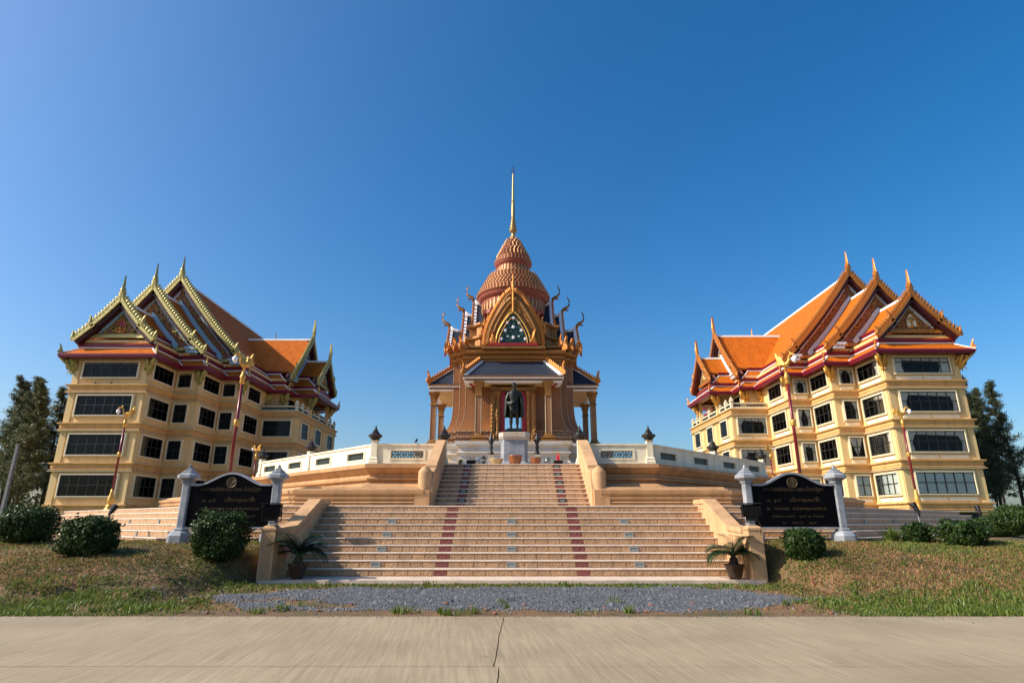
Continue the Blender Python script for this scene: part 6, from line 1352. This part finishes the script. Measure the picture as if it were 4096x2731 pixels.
# cycads in pots
def cycad(x, y, z, seed, label, sc=1.0):
    r = empty("potted_cycad", (x, y, z), label, "potted plant"); mb = MB(); mb.lathe([(.13 * sc, z), (.15 * sc, z + .04), (.20 * sc, z + .2 * sc), (.215 * sc, z + .28 * sc), (.24 * sc, z + .31 * sc), (.245 * sc, z + .34 * sc), (.22 * sc, z + .34 * sc), (.2 * sc, z + .28 * sc), (.05, z + .27 * sc)], 20, (x, y)); mb.obj("pot", 'pot_dark', r, True)
    z1 = z + .27 * sc; mb = MB(); mb.lathe([(.10, z1), (.12, z1 + .1), (.10, z1 + .2), (.05, z1 + .26)], 8, (x, y)); mb.obj("trunk", 'bark', r); rr = random.Random(seed)
    for i in range(30):
        a = i * 2.4 + rr.uniform(-.2, .2); up_ = rr.uniform(.1, 1.0); L_ = rr.uniform(.72, .98) * sc; pts = []; px, pz, th = 0, z1 + .22, R(30 + 58 * up_)
        for k in range(9): pts.append((px, pz)); px += L_ / 8 * math.cos(th); pz += L_ / 8 * math.sin(th); th -= R(11.5 + 5 * (1 - up_))
        fm = MB(); ca, sa = math.cos(a), math.sin(a); W = lambda q, o: (x + q[0] * ca - o * sa, y + q[0] * sa + o * ca, q[1])
        fm.tube([W(p, 0) for p in pts], [.010 * (1 - k / 10) for k in range(9)], 4)
        for k in range(46):
            t = .12 + .88 * k / 45; j = min(7, int(t * 8)); f = t * 8 - j; q = (pts[j][0] + (pts[j + 1][0] - pts[j][0]) * f, pts[j][1] + (pts[j + 1][1] - pts[j][1]) * f); ll = .19 * sc * math.sin(math.pi * (.12 + .82 * t)) ** .7
            for sd in (-1, 1):
                tip = (q[0] + ll * .45, q[1] + ll * .22); fm.face([W((q[0] - .008, q[1]), 0), W((q[0] + .012, q[1]), 0), W((tip[0] * .5 + q[0] * .5 + .012, tip[1] * .5 + q[1] * .5), sd * ll * .55), W(tip, sd * ll), W((tip[0] * .5 + q[0] * .5 - .006, tip[1] * .5 + q[1] * .5), sd * ll * .55)])
        fm.obj("frond", 'cycad_leaf', r)
    return r
cycad(-5.25, 15.5, .166, 4, "potted cycad with arching fronds standing in the shade of its cheek wall", 1.02); cycad(5.42, 15.42, .166, 9, "sunlit potted cycad in a brown glazed pot on the bottom slab", 1.0)
# casuarina trees
def casuarina(seed, H):
    """returns foliage vertex array and trunk builder, base at origin"""
    g_ = np.random.default_rng(seed); rr = random.Random(seed); tr = MB(); lean = rr.uniform(-.03, .03) * H
    tp = [(lean * t + .12 * math.sin(t * 7 + seed), .1 * math.sin(t * 5), H * t) for t in np.linspace(0, 1, 12)]; tr.tube([(a, b_, c - (.3 if i == 0 else 0)) for i, (a, b_, c) in enumerate(tp)], [.20 * (1 - .93 * t) for t in np.linspace(0, 1, 12)], 7); cs, dr = [], []
    for i in range(95):
        t = .20 + .80 * (i / 95) ** .85; k = min(10, int(t * 11)); f = t * 11 - k; base = [tp[k][q] + (tp[k + 1][q] - tp[k][q]) * f for q in range(3)]; a = rr.uniform(0, 6.28); l = (.28 + 2.2 * math.sin(min(1, (1 - t) * 1.15 + .03) * 1.571) ** 1.35 * (1 if t > .2 else t * 5)) * rr.uniform(.35, 1.25); el = rr.uniform(.45, 1.2)
        mid = (base[0] + l * .5 * math.cos(a), base[1] + l * .5 * math.sin(a), base[2] + l * .5 * el); end = (base[0] + l * math.cos(a), base[1] + l * math.sin(a), base[2] + l * el * .75); tr.tube([base, mid, end], [.035 * (1.1 - t), .02, .006], 4)
        m_ = int(48 + 54 * l); u = g_.random(m_) ** .7; P = np.outer(1 - u, base) + np.outer(u, end) + np.outer(4 * u * (1 - u), np.array(mid) - (np.array(base) + np.array(end)) / 2); P += g_.normal(size=(m_, 3)) * (.10 + .10 * l * .5) * np.array([1, 1, .8]); cs.append(P); dr.append(np.tile([math.cos(a) * .35 + .25, math.sin(a) * .35, -.2], (m_, 1)))
    c = np.concatenate(cs); d = np.concatenate(dr) + g_.normal(size=c.shape) * .55; d /= np.linalg.norm(d, axis=1)[:, None]; s = g_.uniform(.12, .30, len(c))[:, None]; w_ = np.cross(d, g_.normal(size=c.shape)); w_ /= np.linalg.norm(w_, axis=1)[:, None]; w_ *= .022 + .02 * g_.random((len(c), 1))
    V = np.stack([c - w_, c + w_, c + d * s * 1.2 + w_ * .6, c + d * s * 1.2 - w_ * .6], 1).reshape(-1, 3); return V, tr
protos = []
for seed, H in ((1, 17.5), (2, 16.0), (3, 18.5)):
    V, tr = casuarina(seed, H); r = empty("casuarina_tree", (0, 0, 0)); tr.obj("trunk", 'bark', r); np_obj("crown", V, np.arange(len(V)).reshape(-1, 4), 'pine_leaf', 'stuff', r); protos.append(r)
TREES = [(-46.8, 64, 1, .74, 0), (-48.3, 60, 2, .84, 1), (-50.8, 62, 0, .95, 2), (-53.0, 63, 2, .92, .5), (-52, 68, 1, 1.05, 3), (-56, 69, 0, 1.05, 1.5), (-49.5, 67, 2, .9, 4), (-58, 72, 1, 1.1, 2.2), (-55, 66, 0, .98, 1.1), (-61, 76, 1, 1.15, 5), (-54, 75, 2, 1.05, 2),
         (49.6, 64, 2, .93, 1), (52.2, 66, 0, .90, 2), (54.6, 65.5, 1, 1.06, 3), (51.3, 70, 1, .95, 4), (59, 74, 1, 1.08, 2.5), (62.5, 78, 0, 1.1, 5)]
used = set()
for x, y, k, sc, rz in TREES:
    o = protos[k] if k not in used else copy_tree(protos[k]); used.add(k); o.location = (x, y, .9); o.scale = (sc * 1.0, sc * 1.0, sc * .92); o.rotation_euler.z = rz
    tag(o, "tall feathery casuarina tree in the dark row beyond the dark-windowed building" if x < 0 else "tall feathery casuarina tree with bare lower trunk beyond the curtained building", "tree", "casuarinas beyond the dark-windowed building" if x < 0 else "casuarinas beyond the curtained building")
n = 9000; x = np.concatenate([RNG.uniform(-75, -44, n), RNG.uniform(49, 80, 1200)]); y = RNG.uniform(66, 78, len(x)); z = .9 + RNG.random(len(x)) ** 1.3 * np.where(x < 0, 3.6, 1.0)
leaves(len(x), x, y, z, RNG.uniform(.12, .3, len(x)), 'pine_leaf', "undergrowth", "dark undergrowth beneath the casuarina row", "undergrowth", .2)
# leaning concrete pole
px = empty("concrete_pole", (-33.1, 40, .9), "plain slender grey concrete utility pole in front of the casuarinas", "pole"); mb = MB(); mb.hexa([(-33.21, 39.9, .6), (-32.99, 39.9, .6), (-32.99, 40.1, .6), (-33.21, 40.1, .6)], [(-33.17, 39.92, 6.4), (-33.03, 39.92, 6.4), (-33.03, 40.08, 6.4), (-33.17, 40.08, 6.4)]); mb.obj("shaft", 'concrete_pole', px); MB().box(-33.2, -33.0, 39.91, 40.09, 6.401, 6.45).obj("cap", 'concrete_pole', px)
# far white sheds and tree line
sh = empty("distant_shed", (176, 200, .9), "distant white shed with a pale flat roof beyond the field", "shed"); MB().box(168, 196, 200, 206, .5, 4.6).obj("wall", 'far_white', sh); MB().box(167, 197, 199, 207, 4.6, 5.4).obj("roof", 'far_roof', sh)
sh = empty("distant_house", (196, 214, .9), "distant two-storey white house behind the casuarina trunks", "house"); mb = MB(); mb.box(190, 206, 216, 226, .5, 10); mb.obj("wall", 'far_white', sh); MB().box(189, 207, 215, 227, 10, 10.9).obj("roof", 'far_roof', sh)
for i in range(4): MB().box(191.5 + i * 3.6, 193.5 + i * 3.6, 215.9, 216, 6, 8.2).obj("window", 'interior', sh)
n = 26000; x = RNG.uniform(120, 520, n); y = 380 + RNG.uniform(-10, 10, n); hgt = 5 + 5 * fbm(x, y, .05, 3); z = .9 + RNG.random(n) * hgt
o1 = leaves(n, x, y, z, RNG.uniform(.6, 1.2, n), 'pine_leaf', "tree_line", "far-off dark green line of trees on the horizon", "tree line", .2)
x = -x; leaves(n, x, y, z, RNG.uniform(.6, 1.2, n), 'pine_leaf', "tree_line", "far-off wood behind the casuarina row beyond the dark-windowed building", "tree line", .2)
# birds
def bird(x, y, z, a, label, sc=1):
    r = empty("bird", (x, y, z), label, "bird", rz=a); r["_ox"] = [0, 0, 0]; mb = MB(); mb.tube([(-.13 * sc, 0, .04 * sc), (-.05 * sc, 0, .08 * sc), (.02 * sc, 0, .13 * sc), (.05 * sc, 0, .19 * sc), (.08 * sc, 0, .21 * sc), (.12 * sc, 0, .205 * sc)], [.012 * sc, .04 * sc, .05 * sc, .032 * sc, .028 * sc, .004 * sc], 8); mb.tube([(0, .015 * sc, 0), (0, .015 * sc, .08 * sc)], .006 * sc, 4); mb.tube([(0, -.015 * sc, 0), (0, -.015 * sc, .08 * sc)], .006 * sc, 4); mb.obj("body", 'bird', r, True)
bird(-4.05, 25.2, 4.645, R(70), "small black bird perched on the cream parapet rail"); bird(-34.4, 47.8, 12.345, R(200), "dark bird sitting on the ledge under the top window", .9); bird(-33.1, 47.8, 12.345, R(20), "dark bird pecking along the ledge under the top window", .9)

zz = gz1(6.6, 13.9); pg = MB(); pg.hexa([(6.57, 13.88, zz - .05), (6.62, 13.88, zz - .05), (6.62, 13.92, zz - .05), (6.57, 13.92, zz - .05)], [(6.55, 13.9, zz + .2), (6.59, 13.9, zz + .22), (6.59, 13.93, zz + .22), (6.55, 13.93, zz + .2)]); o = pg.obj("wooden_peg", 'carve_red'); tag(o, "short reddish wooden peg stuck in the bank below the small round bush", "peg")
for o in list(bpy.data.objects):
    if "_ox" in o: del o["_ox"]
